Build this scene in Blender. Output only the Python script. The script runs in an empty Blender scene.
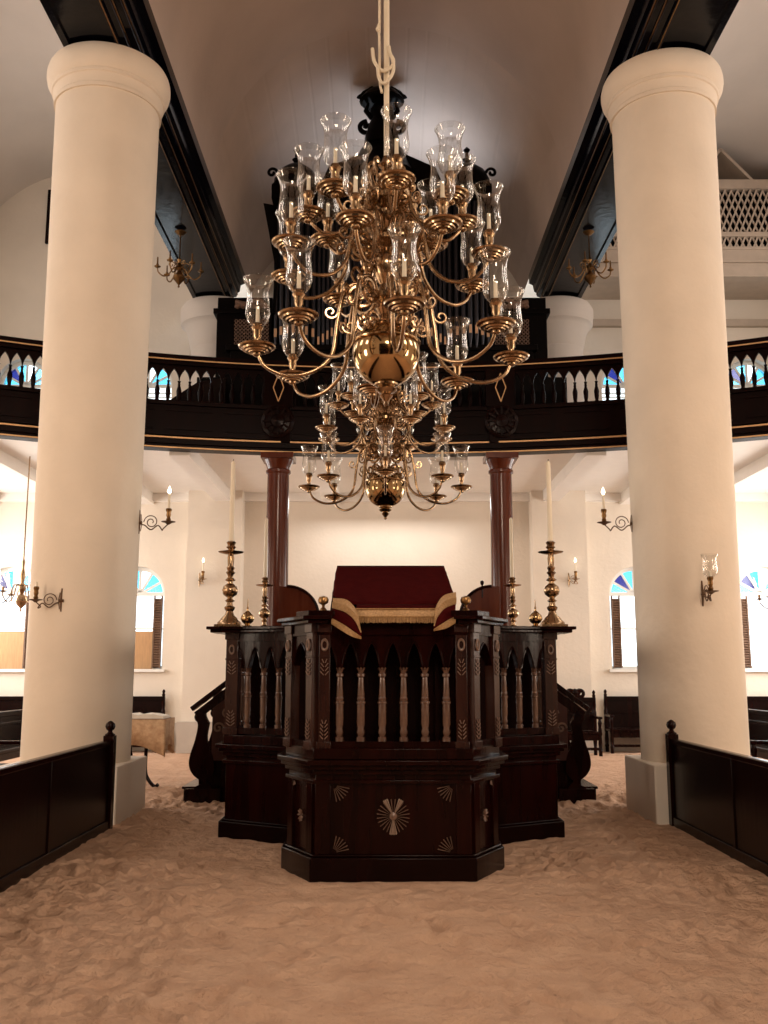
import bpy, bmesh, math, random
import numpy as np
from mathutils import Vector, Matrix, noise
random.seed(7)
PI = math.pi
sc = bpy.context.scene
col = sc.collection

# ------------------------------------------------------------------ camera
TH = math.atan(158 / 965)
cam = bpy.data.objects.new('camera', bpy.data.cameras.new('camera'))
col.objects.link(cam)
cam.location = (-0.06, 0, 1.6)
cam.rotation_euler = (PI / 2 + TH, 0, 0)
cam.data.sensor_fit = 'VERTICAL'
cam.data.sensor_height = 32
cam.data.sensor_width = 24
cam.data.lens = 32 * 965 / 1024
cam.data.clip_end = 200
sc.camera = cam
# ------------------------------------------------------------------ exposure and renderer quality
sc.view_settings.view_transform = 'Standard'
sc.view_settings.look = 'None'
sc.view_settings.gamma = 1
sc.view_settings.use_curve_mapping = False
sc.view_settings.exposure = 0.25
sc.cycles.use_denoising = True
sc.cycles.max_bounces = 8
sc.cycles.diffuse_bounces = 4
sc.cycles.glossy_bounces = 4
sc.cycles.transmission_bounces = 6
sc.cycles.transparent_max_bounces = 40
sc.cycles.sample_clamp_indirect = 6
sc.cycles.caustics_reflective = False
sc.cycles.caustics_refractive = False
# ------------------------------------------------------------------ sky outside
w = bpy.data.worlds.new('sky'); sc.world = w; w.use_nodes = True
bg = w.node_tree.nodes['Background']
bg.inputs[0].default_value = (0.86, 0.94, 1.0, 1); bg.inputs[1].default_value = 3.0

# ------------------------------------------------------------------ area lights for windows outside the frame, added front light, gallery light, organ lamp
def area(name, loc, target, sx, sy, power, color):
    l = bpy.data.lights.new(name, 'AREA'); l.shape = 'RECTANGLE'; l.size = sx; l.size_y = sy
    l.energy = power; l.color = color
    o = bpy.data.objects.new(name, l); col.objects.link(o); o.location = loc
    o.rotation_euler = (Vector(target) - Vector(loc)).to_track_quat('-Z', 'Y').to_euler()
    return o
WARM = (1.0, 0.80, 0.62); DAY = (1.0, 0.95, 0.90); COOL = (0.80, 0.88, 1.0)
for s in (-1, 1):
    for y in (16.0, 18.4):
        area('aisle_window_light', (s * 8.9, y, 3.1), (s * 3, y - .3, 2.2), 1.6, 2.6, 135, DAY)
    for y in (3.6, 8.5, 12.5):
        area('side_window_light', (s * 9.0, y, 3.2), (0, y + 1.0, 1.8), 1.4, 2.6, (190, 45, 60)[int(y // 4.3)], WARM)
    for y in (3.0, 7.5, 12.0, 16.0):
        area('gallery_window_light', (s * 9.05, y, 8.6), (0, y, 9.0), 1.4, 2.2, 66, (1.0, .91, .84))
area('high_front_fill_light', (1.2, -3.5, 7.4), (0.4, 3.8, 0), 2.4, 1.6, 500, WARM)  # added high light behind the camera for sand and columns, no window there
area('under_gallery_light', (0, 18.9, 4.9), (0, 17.8, 0), 3.0, 0.6, 45, DAY)  # bare area light below the gallery ceiling, no fixture
area('organ_loft_lamp', (0.4, 17.9, 10.9), (0.3, 17.3, 13), 1.6, 0.6, 24, COOL)

# ------------------------------------------------------------------ materials
def mat(name, base, rough=.6, metal=0.0, spec=.5, var=0.0, vscale=5.0, bump=0.0, bscale=40.0, stretch=(1, 1, 1), base2=None, coat=0.0, emit=None, estr=0.0, rvar=0.0):
    m = bpy.data.materials.new(name); m.use_nodes = True
    nt = m.node_tree; p = nt.nodes['Principled BSDF']
    p.inputs['Base Color'].default_value = (*base, 1)
    p.inputs['Roughness'].default_value = rough; p.inputs['Metallic'].default_value = metal
    p.inputs['Specular IOR Level'].default_value = spec
    p.inputs['Coat Weight'].default_value = coat
    p.inputs['Coat Roughness'].default_value = .15
    if emit:
        p.inputs['Emission Color'].default_value = (*emit, 1); p.inputs['Emission Strength'].default_value = estr
    tc = nt.nodes.new('ShaderNodeTexCoord'); mp = nt.nodes.new('ShaderNodeMapping')
    mp.inputs['Scale'].default_value = stretch
    nt.links.new(tc.outputs['Object'], mp.inputs['Vector'])
    if var or base2:
        n = nt.nodes.new('ShaderNodeTexNoise'); n.inputs['Scale'].default_value = vscale; n.inputs['Detail'].default_value = 5
        nt.links.new(mp.outputs[0], n.inputs['Vector'])
        r = nt.nodes.new('ShaderNodeValToRGB'); r.color_ramp.elements[0].position = .3; r.color_ramp.elements[1].position = .7
        b2 = base2 if base2 else tuple(min(1, c * (1 + var)) for c in base)
        b1 = base if base2 else tuple(c * (1 - var) for c in base)
        r.color_ramp.elements[0].color = (*b1, 1); r.color_ramp.elements[1].color = (*b2, 1)
        nt.links.new(n.outputs[0], r.inputs[0]); nt.links.new(r.outputs[0], p.inputs['Base Color'])
    if bump:
        n2 = nt.nodes.new('ShaderNodeTexNoise'); n2.inputs['Scale'].default_value = bscale; n2.inputs['Detail'].default_value = 4
        nt.links.new(mp.outputs[0], n2.inputs['Vector'])
        b = nt.nodes.new('ShaderNodeBump'); b.inputs['Strength'].default_value = bump; b.inputs['Distance'].default_value = .02
        nt.links.new(n2.outputs[0], b.inputs['Height']); nt.links.new(b.outputs[0], p.inputs['Normal'])
    return m
M = {}
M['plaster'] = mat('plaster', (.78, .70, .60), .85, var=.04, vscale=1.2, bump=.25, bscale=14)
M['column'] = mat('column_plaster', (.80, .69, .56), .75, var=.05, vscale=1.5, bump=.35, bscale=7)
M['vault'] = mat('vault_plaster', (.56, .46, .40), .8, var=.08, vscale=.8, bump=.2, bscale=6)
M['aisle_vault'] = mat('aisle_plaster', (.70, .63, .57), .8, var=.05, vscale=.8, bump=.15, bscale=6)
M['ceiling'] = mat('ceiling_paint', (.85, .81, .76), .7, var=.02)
M['mahogany'] = mat('mahogany', (.005, .0008, .0005), .20, spec=.13, base2=(.015, .0022, .0013), vscale=9, stretch=(1, 1, .12), bump=.08, bscale=30)
M['dark_panel'] = mat('dark_panel', (.004, .0008, .0006), .26, spec=.12, base2=(.009, .0015, .001), vscale=6, stretch=(1, 1, .15), bump=.05, bscale=20)
M['panel_red'] = mat('red_panel', (.03, .005, .003), .35, spec=.4, base2=(.05, .009, .005), vscale=5, stretch=(1, 1, .2))  # reddish wood of the carved stair panels
M['post_wood'] = mat('post_wood', (.014, .003, .002), .25, spec=.4, base2=(.04, .012, .007), vscale=8, stretch=(1, 1, .2))
M['turned'] = mat('turned_wood_highlit', (.06, .026, .016), .26, spec=.9, base2=(.16, .085, .055), vscale=7, coat=.5)  # lightened base colour stands in for broad highlights on the balusters
M['balcony_wood'] = mat('balcony_wood', (.0035, .0008, .0006), .30, spec=.045, base2=(.007, .0014, .001), vscale=7, stretch=(1, 1, .2))
M['redwood'] = mat('polished_redwood', (.06, .010, .004), .2, spec=.35, base2=(.11, .024, .009), vscale=9, stretch=(1, 1, .12))
M['beam'] = mat('beam_paint', (.0015, .0015, .0035), .16, spec=.18, bump=.12, bscale=9)
M['brass'] = mat('brass', (.47, .33, .20), .22, 1.0, base2=(.30, .195, .11), vscale=14, bump=.04, bscale=60)
M['brass_polished'] = mat('polished_brass', (.48, .33, .17), .10, 1.0, var=.06, vscale=6)
M['dark_brass'] = mat('dark_brass', (.30, .17, .07), .32, 1.0, base2=(.18, .10, .04), vscale=12)
M['iron'] = mat('wrought_iron', (.10, .055, .03), .4, .6, base2=(.15, .085, .045), vscale=20)
M['gilt'] = mat('gilt_line', (.62, .36, .17), .4, .5, var=.1)
M['carving_light'] = mat('carving_highlight', (.42, .31, .24), .3, spec=.6, var=.15, vscale=30)
M['carving'] = mat('pale_carving', (.17, .10, .07), .35, spec=.5, var=.2, vscale=30)
M['candle'] = mat('candle_wax', (.85, .76, .60), .5)
M['wick'] = mat('wick', (.05, .04, .03), .9)
M['flame'] = mat('flame', (1, .85, .6), .5, emit=(1, .82, .55), estr=8)
M['velvet'] = mat('red_velvet', (.038, .0015, .002), .9, spec=.05, base2=(.052, .003, .003), vscale=12, bump=.15, bscale=60)
M['fringe'] = mat('gold_fringe', (.50, .30, .13), .5, .2, base2=(.30, .17, .07), vscale=60)
M['rope'] = mat('pale_pole', (.70, .60, .45), .5, var=.08)
M['shutter'] = mat('shutter_wood', (.16, .09, .055), .5, var=.2)
M['tan_wood'] = mat('tan_door', (.52, .30, .14), .6, var=.1, stretch=(8, 1, 1))
M['white_paint'] = mat('white_paint', (.85, .84, .80), .5)
M['book'] = mat('book_paper', (.80, .74, .66), .7)
M['cloth'] = mat('brocade', (.42, .24, .13), .8, base2=(.60, .40, .24), vscale=18, bump=.2, bscale=30)
M['lattice'] = mat('lattice_paint', (.50, .41, .33), .6, var=.06)
M['organ'] = mat('organ_case', (.0025, .0015, .0015), .35, spec=.06)
M['pipe'] = mat('organ_pipe', (.03, .028, .035), .3, .6)
M['pipe_mouth'] = mat('pipe_mouth', (.70, .45, .28), .35, .6)
M['dado'] = mat('dado_paint', (.52, .46, .40), .8, var=.05)
M['filigree'] = mat('filigree', (.16, .09, .06), .5)

def glass_mat():
    m = bpy.data.materials.new('shade_glass'); m.use_nodes = True; nt = m.node_tree
    for n in list(nt.nodes): nt.nodes.remove(n)
    out = nt.nodes.new('ShaderNodeOutputMaterial'); mx = nt.nodes.new('ShaderNodeMixShader')
    t = nt.nodes.new('ShaderNodeBsdfTransparent'); t.inputs[0].default_value = (.93, .93, .92, 1)
    g = nt.nodes.new('ShaderNodeBsdfGlossy'); g.inputs['Roughness'].default_value = .06; g.inputs[0].default_value = (.95, .93, .9, 1)
    lw = nt.nodes.new('ShaderNodeLayerWeight'); lw.inputs['Blend'].default_value = .32
    mr = nt.nodes.new('ShaderNodeMapRange'); mr.inputs['From Max'].default_value = 1; mr.inputs['To Min'].default_value = .055; mr.inputs['To Max'].default_value = .85
    pw = nt.nodes.new('ShaderNodeMath'); pw.operation = 'POWER'; pw.inputs[1].default_value = 1.55
    nz = nt.nodes.new('ShaderNodeTexNoise'); nz.inputs['Scale'].default_value = 30
    b = nt.nodes.new('ShaderNodeBump'); b.inputs['Strength'].default_value = .015; b.inputs['Distance'].default_value = .01
    nt.links.new(nz.outputs[0], b.inputs['Height']); nt.links.new(b.outputs[0], g.inputs['Normal'])
    nt.links.new(lw.outputs['Facing'], pw.inputs[0]); nt.links.new(pw.outputs[0], mr.inputs['Value'])
    nt.links.new(mr.outputs[0], mx.inputs[0]); nt.links.new(t.outputs[0], mx.inputs[1]); nt.links.new(g.outputs[0], mx.inputs[2])
    nt.links.new(mx.outputs[0], out.inputs[0]); return m
M['glass'] = glass_mat()
def pane_mat(name, c):
    m = bpy.data.materials.new(name); m.use_nodes = True; nt = m.node_tree
    for n in list(nt.nodes): nt.nodes.remove(n)
    out = nt.nodes.new('ShaderNodeOutputMaterial'); mx = nt.nodes.new('ShaderNodeMixShader'); mx.inputs[0].default_value = .06
    t = nt.nodes.new('ShaderNodeBsdfTransparent'); t.inputs[0].default_value = (*c, 1)
    g = nt.nodes.new('ShaderNodeBsdfGlossy'); g.inputs['Roughness'].default_value = .1
    nt.links.new(t.outputs[0], mx.inputs[1]); nt.links.new(g.outputs[0], mx.inputs[2]); nt.links.new(mx.outputs[0], out.inputs[0]); return m
M['pane_blue'] = pane_mat('blue_glass', (.28, .68, .86))
M['pane_deep'] = pane_mat('deep_blue_glass', (.10, .13, .35))
M['pane_clear'] = pane_mat('clear_glass', (.93, .96, .97))
def sand_mat():
    m = mat('sand', (.56, .35, .235), .9, spec=.15, base2=(.68, .45, .31), vscale=3.5)
    nt = m.node_tree; p = nt.nodes['Principled BSDF']
    tc = nt.nodes.new('ShaderNodeTexCoord')
    n1 = nt.nodes.new('ShaderNodeTexNoise'); n1.inputs['Scale'].default_value = 9; n1.inputs['Detail'].default_value = 8; n1.inputs['Roughness'].default_value = .62
    n2 = nt.nodes.new('ShaderNodeTexNoise'); n2.inputs['Scale'].default_value = 170; n2.inputs['Detail'].default_value = 2
    nt.links.new(tc.outputs['Object'], n1.inputs['Vector']); nt.links.new(tc.outputs['Object'], n2.inputs['Vector'])
    b1 = nt.nodes.new('ShaderNodeBump'); b1.inputs['Strength'].default_value = 1.0; b1.inputs['Distance'].default_value = .09
    b2 = nt.nodes.new('ShaderNodeBump'); b2.inputs['Strength'].default_value = .35; b2.inputs['Distance'].default_value = .006
    dn = nt.nodes.new('ShaderNodeTexNoise'); dn.inputs['Scale'].default_value = 5; dn.inputs['Detail'].default_value = 3
    mxv = nt.nodes.new('ShaderNodeMix'); mxv.data_type = 'VECTOR'; mxv.inputs['Factor'].default_value = .16
    vo = nt.nodes.new('ShaderNodeTexVoronoi'); vo.feature = 'SMOOTH_F1'; vo.inputs['Scale'].default_value = 5.5; vo.inputs['Smoothness'].default_value = .25
    ad = nt.nodes.new('ShaderNodeMath'); ad.operation = 'MULTIPLY_ADD'; ad.inputs[1].default_value = .55
    nt.links.new(tc.outputs['Object'], dn.inputs['Vector']); nt.links.new(tc.outputs['Object'], mxv.inputs[4]); nt.links.new(dn.outputs['Color'], mxv.inputs[5]); nt.links.new(mxv.outputs[1], vo.inputs['Vector'])
    nt.links.new(vo.outputs['Distance'], ad.inputs[0]); nt.links.new(n1.outputs[0], ad.inputs[2]); nt.links.new(ad.outputs[0], b1.inputs['Height']); nt.links.new(n2.outputs[0], b2.inputs['Height'])
    nt.links.new(b1.outputs[0], b2.inputs['Normal']); nt.links.new(b2.outputs[0], p.inputs['Normal']); return m
M['sand'] = sand_mat()
def plank_mat():
    m = mat('planked_vault', (.56, .45, .38), .75, var=.08, vscale=1)
    nt = m.node_tree; p = nt.nodes['Principled BSDF']
    tc = nt.nodes.new('ShaderNodeTexCoord'); wv = nt.nodes.new('ShaderNodeTexWave'); wv.wave_type = 'BANDS'; wv.bands_direction = 'X'
    wv.inputs['Scale'].default_value = .9; wv.inputs['Distortion'].default_value = .4
    nt.links.new(tc.outputs['Object'], wv.inputs['Vector'])
    r = nt.nodes.new('ShaderNodeValToRGB'); r.color_ramp.elements[0].position = 0; r.color_ramp.elements[1].position = .08
    nt.links.new(wv.outputs['Fac'], r.inputs[0])
    b = nt.nodes.new('ShaderNodeBump'); b.inputs['Strength'].default_value = .3; b.inputs['Distance'].default_value = .02
    nt.links.new(r.outputs[0], b.inputs['Height']); nt.links.new(b.outputs[0], p.inputs['Normal']); return m
M['plank'] = plank_mat()

# ------------------------------------------------------------------ mesh helpers
class MB:
    def __init__(s): s.v = []; s.f = []; s.T = Matrix.Identity(4)
    def add(s, vs, fs):
        n = len(s.v); s.v += [tuple(s.T @ Vector(p)) for p in vs]; s.f += [tuple(i + n for i in f) for f in fs]
    def box(s, x0, x1, y0, y1, z0, z1):
        s.add([(x0, y0, z0), (x1, y0, z0), (x1, y1, z0), (x0, y1, z0), (x0, y0, z1), (x1, y0, z1), (x1, y1, z1), (x0, y1, z1)],
              [(0, 3, 2, 1), (4, 5, 6, 7), (0, 1, 5, 4), (1, 2, 6, 5), (2, 3, 7, 6), (3, 0, 4, 7)]); return s
    def bar(s, a, b, wd, hd, up=(0, 0, 1)):
        a = Vector(a); b = Vector(b); d = (b - a).normalized(); u = Vector(up)
        if abs(d.dot(u)) > .99: u = Vector((0, 1, 0))
        x = d.cross(u).normalized() * wd / 2; z = x.cross(d).normalized() * hd / 2
        vs = [a - x - z, a + x - z, a + x + z, a - x + z, b - x - z, b + x - z, b + x + z, b - x + z]
        s.add(vs, [(3, 2, 1, 0), (4, 5, 6, 7), (0, 1, 5, 4), (1, 2, 6, 5), (2, 3, 7, 6), (3, 0, 4, 7)]); return s
    def lathe(s, prof, n=16, o=(0, 0, 0), cap=True):
        vs = []; fs = []; k = len(prof)
        for r, z in prof:
            for i in range(n):
                a = 2 * PI * i / n; vs.append((o[0] + r * math.cos(a), o[1] + r * math.sin(a), o[2] + z))
        for j in range(k - 1):
            for i in range(n):
                i2 = (i + 1) % n; fs.append((j * n + i, j * n + i2, (j + 1) * n + i2, (j + 1) * n + i))
        if cap:
            if prof[0][0] > 1e-4: fs.append(tuple(range(n - 1, -1, -1)))
            if prof[-1][0] > 1e-4: fs.append(tuple((k - 1) * n + i for i in range(n)))
        s.add(vs, fs); return s
    def tube(s, pts, r, n=8):
        pts = [Vector(p) for p in pts]; vs = []; fs = []; m = len(pts); rr = r if isinstance(r, (list, tuple)) else [r] * m
        prev = None
        for i, p in enumerate(pts):
            d = (pts[min(i + 1, m - 1)] - pts[max(i - 1, 0)]).normalized()
            if prev is None:
                u = Vector((0, 0, 1)) if abs(d.z) < .9 else Vector((0, 1, 0)); x = d.cross(u).normalized()
            else:
                x = (prev - d * prev.dot(d)).normalized()
            prev = x; y = d.cross(x)
            for k in range(n):
                a = 2 * PI * k / n; vs.append(p + (x * math.cos(a) + y * math.sin(a)) * rr[i])
        for i in range(m - 1):
            for k in range(n):
                k2 = (k + 1) % n; fs.append((i * n + k, i * n + k2, (i + 1) * n + k2, (i + 1) * n + k))
        fs.append(tuple(range(n - 1, -1, -1))); fs.append(tuple((m - 1) * n + k for k in range(n)))
        s.add(vs, fs); return s
    def prism(s, poly, z0, z1):
        n = len(poly); vs = [(x, y, z0) for x, y in poly] + [(x, y, z1) for x, y in poly]
        fs = [tuple(range(n - 1, -1, -1)), tuple(range(n, 2 * n))] + [(i, (i + 1) % n, n + (i + 1) % n, n + i) for i in range(n)]
        s.add(vs, fs); return s
    def slab_xz(s, poly, y0, y1):
        n = len(poly); vs = [(x, y0, z) for x, z in poly] + [(x, y1, z) for x, z in poly]
        s.add(vs, [tuple(range(n)), tuple(range(2 * n - 1, n - 1, -1))] + [(n + i, n + (i + 1) % n, (i + 1) % n, i) for i in range(n)]); return s
    def strip(s, a, b):
        n = len(a); s.add(list(a) + list(b), [(i, i + 1, n + i + 1, n + i) for i in range(n - 1)]); return s
    def build(s, name, m, parent=None, ang=35, bevel=0, weld=False):
        me = bpy.data.meshes.new(name); me.from_pydata(s.v, [], s.f)
        if weld:
            b_ = bmesh.new(); b_.from_mesh(me); bmesh.ops.remove_doubles(b_, verts=b_.verts, dist=1e-4); bmesh.ops.recalc_face_normals(b_, faces=b_.faces); b_.to_mesh(me); b_.free()
        me.materials.append(M[m] if isinstance(m, str) else m)
        me.update()
        me.polygons.foreach_set('use_smooth', [True] * len(me.polygons)); me.set_sharp_from_angle(angle=math.radians(ang))
        o = bpy.data.objects.new(name, me); col.objects.link(o)
        if parent: o.parent = parent
        if bevel:
            b = o.modifiers.new('bevel', 'BEVEL'); b.width = bevel; b.segments = 2; b.limit_method = 'ANGLE'
        return o
def spline(pts, n=6):
    P = [Vector(p) for p in pts]; P = [P[0] * 2 - P[1]] + P + [P[-1] * 2 - P[-2]]; out = []
    for i in range(1, len(P) - 2):
        for k in range(n):
            t = k / n; a, b, c, d = P[i - 1], P[i], P[i + 1], P[i + 2]
            out.append(.5 * ((2 * b) + (c - a) * t + (2 * a - 5 * b + 4 * c - d) * t * t + (3 * b - a - 3 * c + d) * t ** 3))
    out.append(P[-2]); return out
def tag(o, label, cat, group=None, kind=None):
    if label: o['label'] = label
    if cat: o['category'] = cat
    if group: o['group'] = group
    if kind: o['kind'] = kind
    return o
def thing(name, label, cat, loc=(0, 0, 0), rz=0, group=None):
    o = bpy.data.objects.new(name, None); col.objects.link(o); o.location = loc; o.rotation_euler = (0, 0, rz)
    o.empty_display_size = .1
    return tag(o, label, cat, group)
def copy_tree(o, parent=None):
    c = o.copy(); col.objects.link(c); c.parent = parent
    for ch in list(o.children): copy_tree(ch, c)
    return c
def dup(o, loc, rz=None, label=None):
    c = copy_tree(o); c.location = loc
    if rz is not None: c.rotation_euler = (0, 0, rz)
    if label: c['label'] = label
    return c
def struct(o): o['kind'] = 'structure'; return o
def scroll(cx, cz, r0, r1, a0, turns, n=18):   # spiral in the xz plane
    return [(cx + (r0 + (r1 - r0) * i / n) * math.cos(a0 + turns * 2 * PI * i / n), 0, cz + (r0 + (r1 - r0) * i / n) * math.sin(a0 + turns * 2 * PI * i / n)) for i in range(n + 1)]

# ================================================================== SETTING
YB = 19.8
# ---- sand floor with footprints
def make_floor():
    xs = np.concatenate([np.linspace(-9.2, -4.2, 40, endpoint=False), np.arange(-4.2, 4.2, .024), np.linspace(4.2, 9.2, 40)])
    ys = np.concatenate([np.linspace(-4, 4.0, 24, endpoint=False), np.arange(4.0, 10.5, .023), np.linspace(10.5, 20.1, 130)])
    X, Y = np.meshgrid(xs, ys); Z = np.zeros_like(X)
    rng = np.random.RandomState(3)
    for k in range(46):
        f = rng.uniform(.8, 9) if k < 30 else rng.uniform(9, 22)
        a = rng.uniform(0, PI); ph = rng.uniform(0, 6.28)
        Z += (.016 / (1 + f) if f < 9 else .0007) * np.sin(f * (X * np.cos(a) + Y * np.sin(a)) + ph + 1.5 * np.sin(.7 * Y + ph) + 1.2 * np.sin(.9 * X - ph))
    for k in range(3000):
        px = rng.uniform(-4, 4); py = rng.uniform(4.2, 14.5)
        if rng.rand() < .35: px = rng.choice([-1, 1]) * rng.uniform(1.2, 2.9)
        a = rng.normal(PI / 2, .8); L = rng.uniform(.08, .15); Wd = rng.uniform(.04, .06); dp = rng.uniform(.010, .028)
        ix = np.where(np.abs(xs - px) < .42)[0]; iy = np.where(np.abs(ys - py) < .42)[0]
        if len(ix) < 2 or len(iy) < 2: continue
        sl = (slice(iy[0], iy[-1] + 1), slice(ix[0], ix[-1] + 1))
        dx = X[sl] - px; dy = Y[sl] - py
        u = (dx * math.cos(a) + dy * math.sin(a)) / L; v = (-dx * math.sin(a) + dy * math.cos(a)) / Wd
        q = u * u + v * v
        rq = np.sqrt(q); Z[sl] = Z[sl] * (1 - .8 / (1 + np.exp(5.5 * (rq - 1)))) + dp * (-1 / (1 + np.exp(5.5 * (rq - 1))) * (1 - .35 * u) + .40 * np.exp(-(rq - 1.5) ** 2 * 6))
    Z = np.clip(Z, -.075, .055)
    wall = np.minimum(1, np.maximum(0, (YB - Y) / 1.0)); Z *= .3 + .7 * wall
    dpl = np.maximum(np.maximum(np.abs(X) - .95, 7.75 - Y), 0); dwd = np.maximum(np.maximum(np.abs(X) - 1.72, 9.3 - Y), 0); dpt = np.abs(np.abs(X) - 2.93)
    dd = np.minimum(np.minimum(dpl, dwd), np.where(Y < 10.9, dpt, 9)); Z *= .25 + .75 * np.clip(dd / .35, 0, 1)
    ny, nx = X.shape
    vs = np.stack([X, Y, Z], -1).reshape(-1, 3)
    idx = np.arange(nx * ny).reshape(ny, nx)
    fs = np.stack([idx[:-1, :-1], idx[:-1, 1:], idx[1:, 1:], idx[1:, :-1]], -1).reshape(-1, 4)
    me = bpy.data.meshes.new('floor'); me.from_pydata(vs.tolist(), [], fs.tolist()); me.materials.append(M['sand'])
    me.polygons.foreach_set('use_smooth', [True] * len(me.polygons))
    o = bpy.data.objects.new('floor', me); col.objects.link(o); struct(o)
make_floor()

# ---- walls
def hole_wall(m, y0, y1, x0, x1, z0, z1, wins):
    """wall slab between y0 (inside) and y1 with round headed openings: wins = (xc, r, zsill, zspring)"""
    xs = x0
    for xc, r, zs, zp in sorted(wins):
        m.box(xs, xc - r, y0, y1, z0, z1); xs = xc + r
        m.box(xc - r, xc + r, y0, y1, z0, zs)
        arc = [(xc + r * math.cos(PI - PI * i / 16), zp + r * math.sin(PI * i / 16)) for i in range(17)]
        for i in range(16):
            (xa, za), (xb, zb) = arc[i], arc[i + 1]
            m.add([(xa, y0, za), (xb, y0, zb), (xb, y0, z1), (xa, y0, z1), (xa, y1, za), (xb, y1, zb), (xb, y1, z1), (xa, y1, z1)],
                  [(0, 1, 2, 3), (7, 6, 5, 4), (4, 5, 1, 0)])
    m.box(xs, x1, y0, y1, z0, z1)
LW = [(s * c + .0, .56, 1.62, 3.15) for s in (-1, 1) for c in (5.12, 7.74)]
UW = [(s * c + .0, .56, 6.35, 7.60) for s in (-1, 1) for c in (5.12, 7.74)]
m = MB(); hole_wall(m, YB, YB + .45, -9.4, 9.4, 0, 5.3, LW); hole_wall(m, YB, YB + .45, -9.4, 9.4, 5.3, 13.2, UW)
struct(m.build('wall_back', 'plaster'))
struct(MB().box(-9.4, -9.2, -4, YB, 0, 13.2).build('wall_left', 'plaster'))
struct(MB().box(9.2, 9.4, -4, YB, 0, 13.2).build('wall_right', 'plaster'))
struct(MB().box(-9.4, 9.4, -4.2, -4, 0, 13.2).build('wall_front', 'plaster'))
struct(MB().box(-4.5, 4.5, -3.98, -3.9, 0, 7.0).build('trim_3', 'dark_panel'))
m = MB().box(-9.2, -4.1, YB - .04, YB, 0, .55).box(-2.9, 2.9, YB - .04, YB, 0, .55).box(4.1, 9.2, YB - .04, YB, 0, .55)
for s in (-1, 1): m.box(s * 3.5 - .62, s * 3.5 + .62, YB - .5, YB - .35, 0, .6)
struct(m.build('baseboard_back', 'dado'))
m = MB()
for s in (-1, 1): m.box(s * 3.5 - .55, s * 3.5 + .55, YB - .4, YB, 0, 5.25)
struct(m.build('trim_1', 'plaster'))

# ---- ceiling: nave barrel vault, planked rear hip, aisle vaults
def vault(name, x0, x1, zc, rise, y0, y1, mt, ny=8, n=40):
    m = MB(); xc = (x0 + x1) / 2; r = (x1 - x0) / 2
    for j in range(ny):
        ya = y0 + (y1 - y0) * j / ny; yb = y0 + (y1 - y0) * (j + 1) / ny
        a = [(xc - r * math.cos(PI * i / n), ya, zc + rise * math.sin(PI * i / n)) for i in range(n + 1)]
        b = [(x, yb, z) for x, y, z in a]
        m.strip(a, b)
    o = m.build(name, mt, ang=60, weld=True); return struct(o)
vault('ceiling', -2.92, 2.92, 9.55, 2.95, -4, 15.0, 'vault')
m = MB(); N = 40; rows = []          # hipped planked end: the vault curves down to the rear wall
for j in range(17):
    t = j / 16; y = 15.0 + 4.8 * t; hz = math.sqrt(max(0, 1 - (t * .84) ** 3.2))
    rows.append([(-2.92 * math.cos(PI * i / N), y, 9.55 + 2.95 * hz * math.sin(PI * i / N) ** (1.0 + .35 * t)) for i in range(N + 1)])
for a, b in zip(rows, rows[1:]): m.strip(a, b)
struct(m.build('ceiling_rear', 'plank', ang=60, weld=True))
for s in (-1, 1):
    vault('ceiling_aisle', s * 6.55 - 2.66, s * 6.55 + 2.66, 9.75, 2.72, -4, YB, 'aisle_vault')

# ---- gallery ceiling (white soffit) with joists
AR = 13.6; AY = 1.7
def arc(phi, r=AR): return (r * math.sin(phi), AY + r * math.cos(phi))
PH = math.asin(9.15 / AR)
def arcband(m, r0, r1, z0, z1, n=64, ph=PH):
    ps = [-ph + 2 * ph * i / n for i in range(n + 1)]
    i0 = [(*arc(p, r0), z0) for p in ps]; i1 = [(*arc(p, r0), z1) for p in ps]
    o0 = [(*arc(p, r1), z0) for p in ps]; o1 = [(*arc(p, r1), z1) for p in ps]
    m.strip(i0, i1); m.strip(o1, o0); m.strip(i1, o1); m.strip(o0, i0)
    return m
m = MB(); n = 64
ps = [-PH + 2 * PH * i / n for i in range(n + 1)]
lo = [(*arc(p, AR + .25), 5.22) for p in ps]; bk = [(x, YB, 5.22) for x, y, z in lo]
m.strip(lo, bk)
up = [(x, y, 5.42) for x, y, z in lo]; ub = [(x, YB, 5.42) for x, y, z in lo]; m.strip(ub, up)
for s in (-1, 1):
    for c in (1.15, 3.35, 5.0, 6.6, 8.2):
        x = s * c; y0 = AY + math.sqrt((AR + .25) ** 2 - x * x); m.box(x - .16, x + .16, y0, YB, 5.0, 5.22)
m.box(-9.2, 9.2, YB - .14, YB, 5.05, 5.22)
struct(m.build('ceiling_gallery', 'ceiling'))

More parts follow.
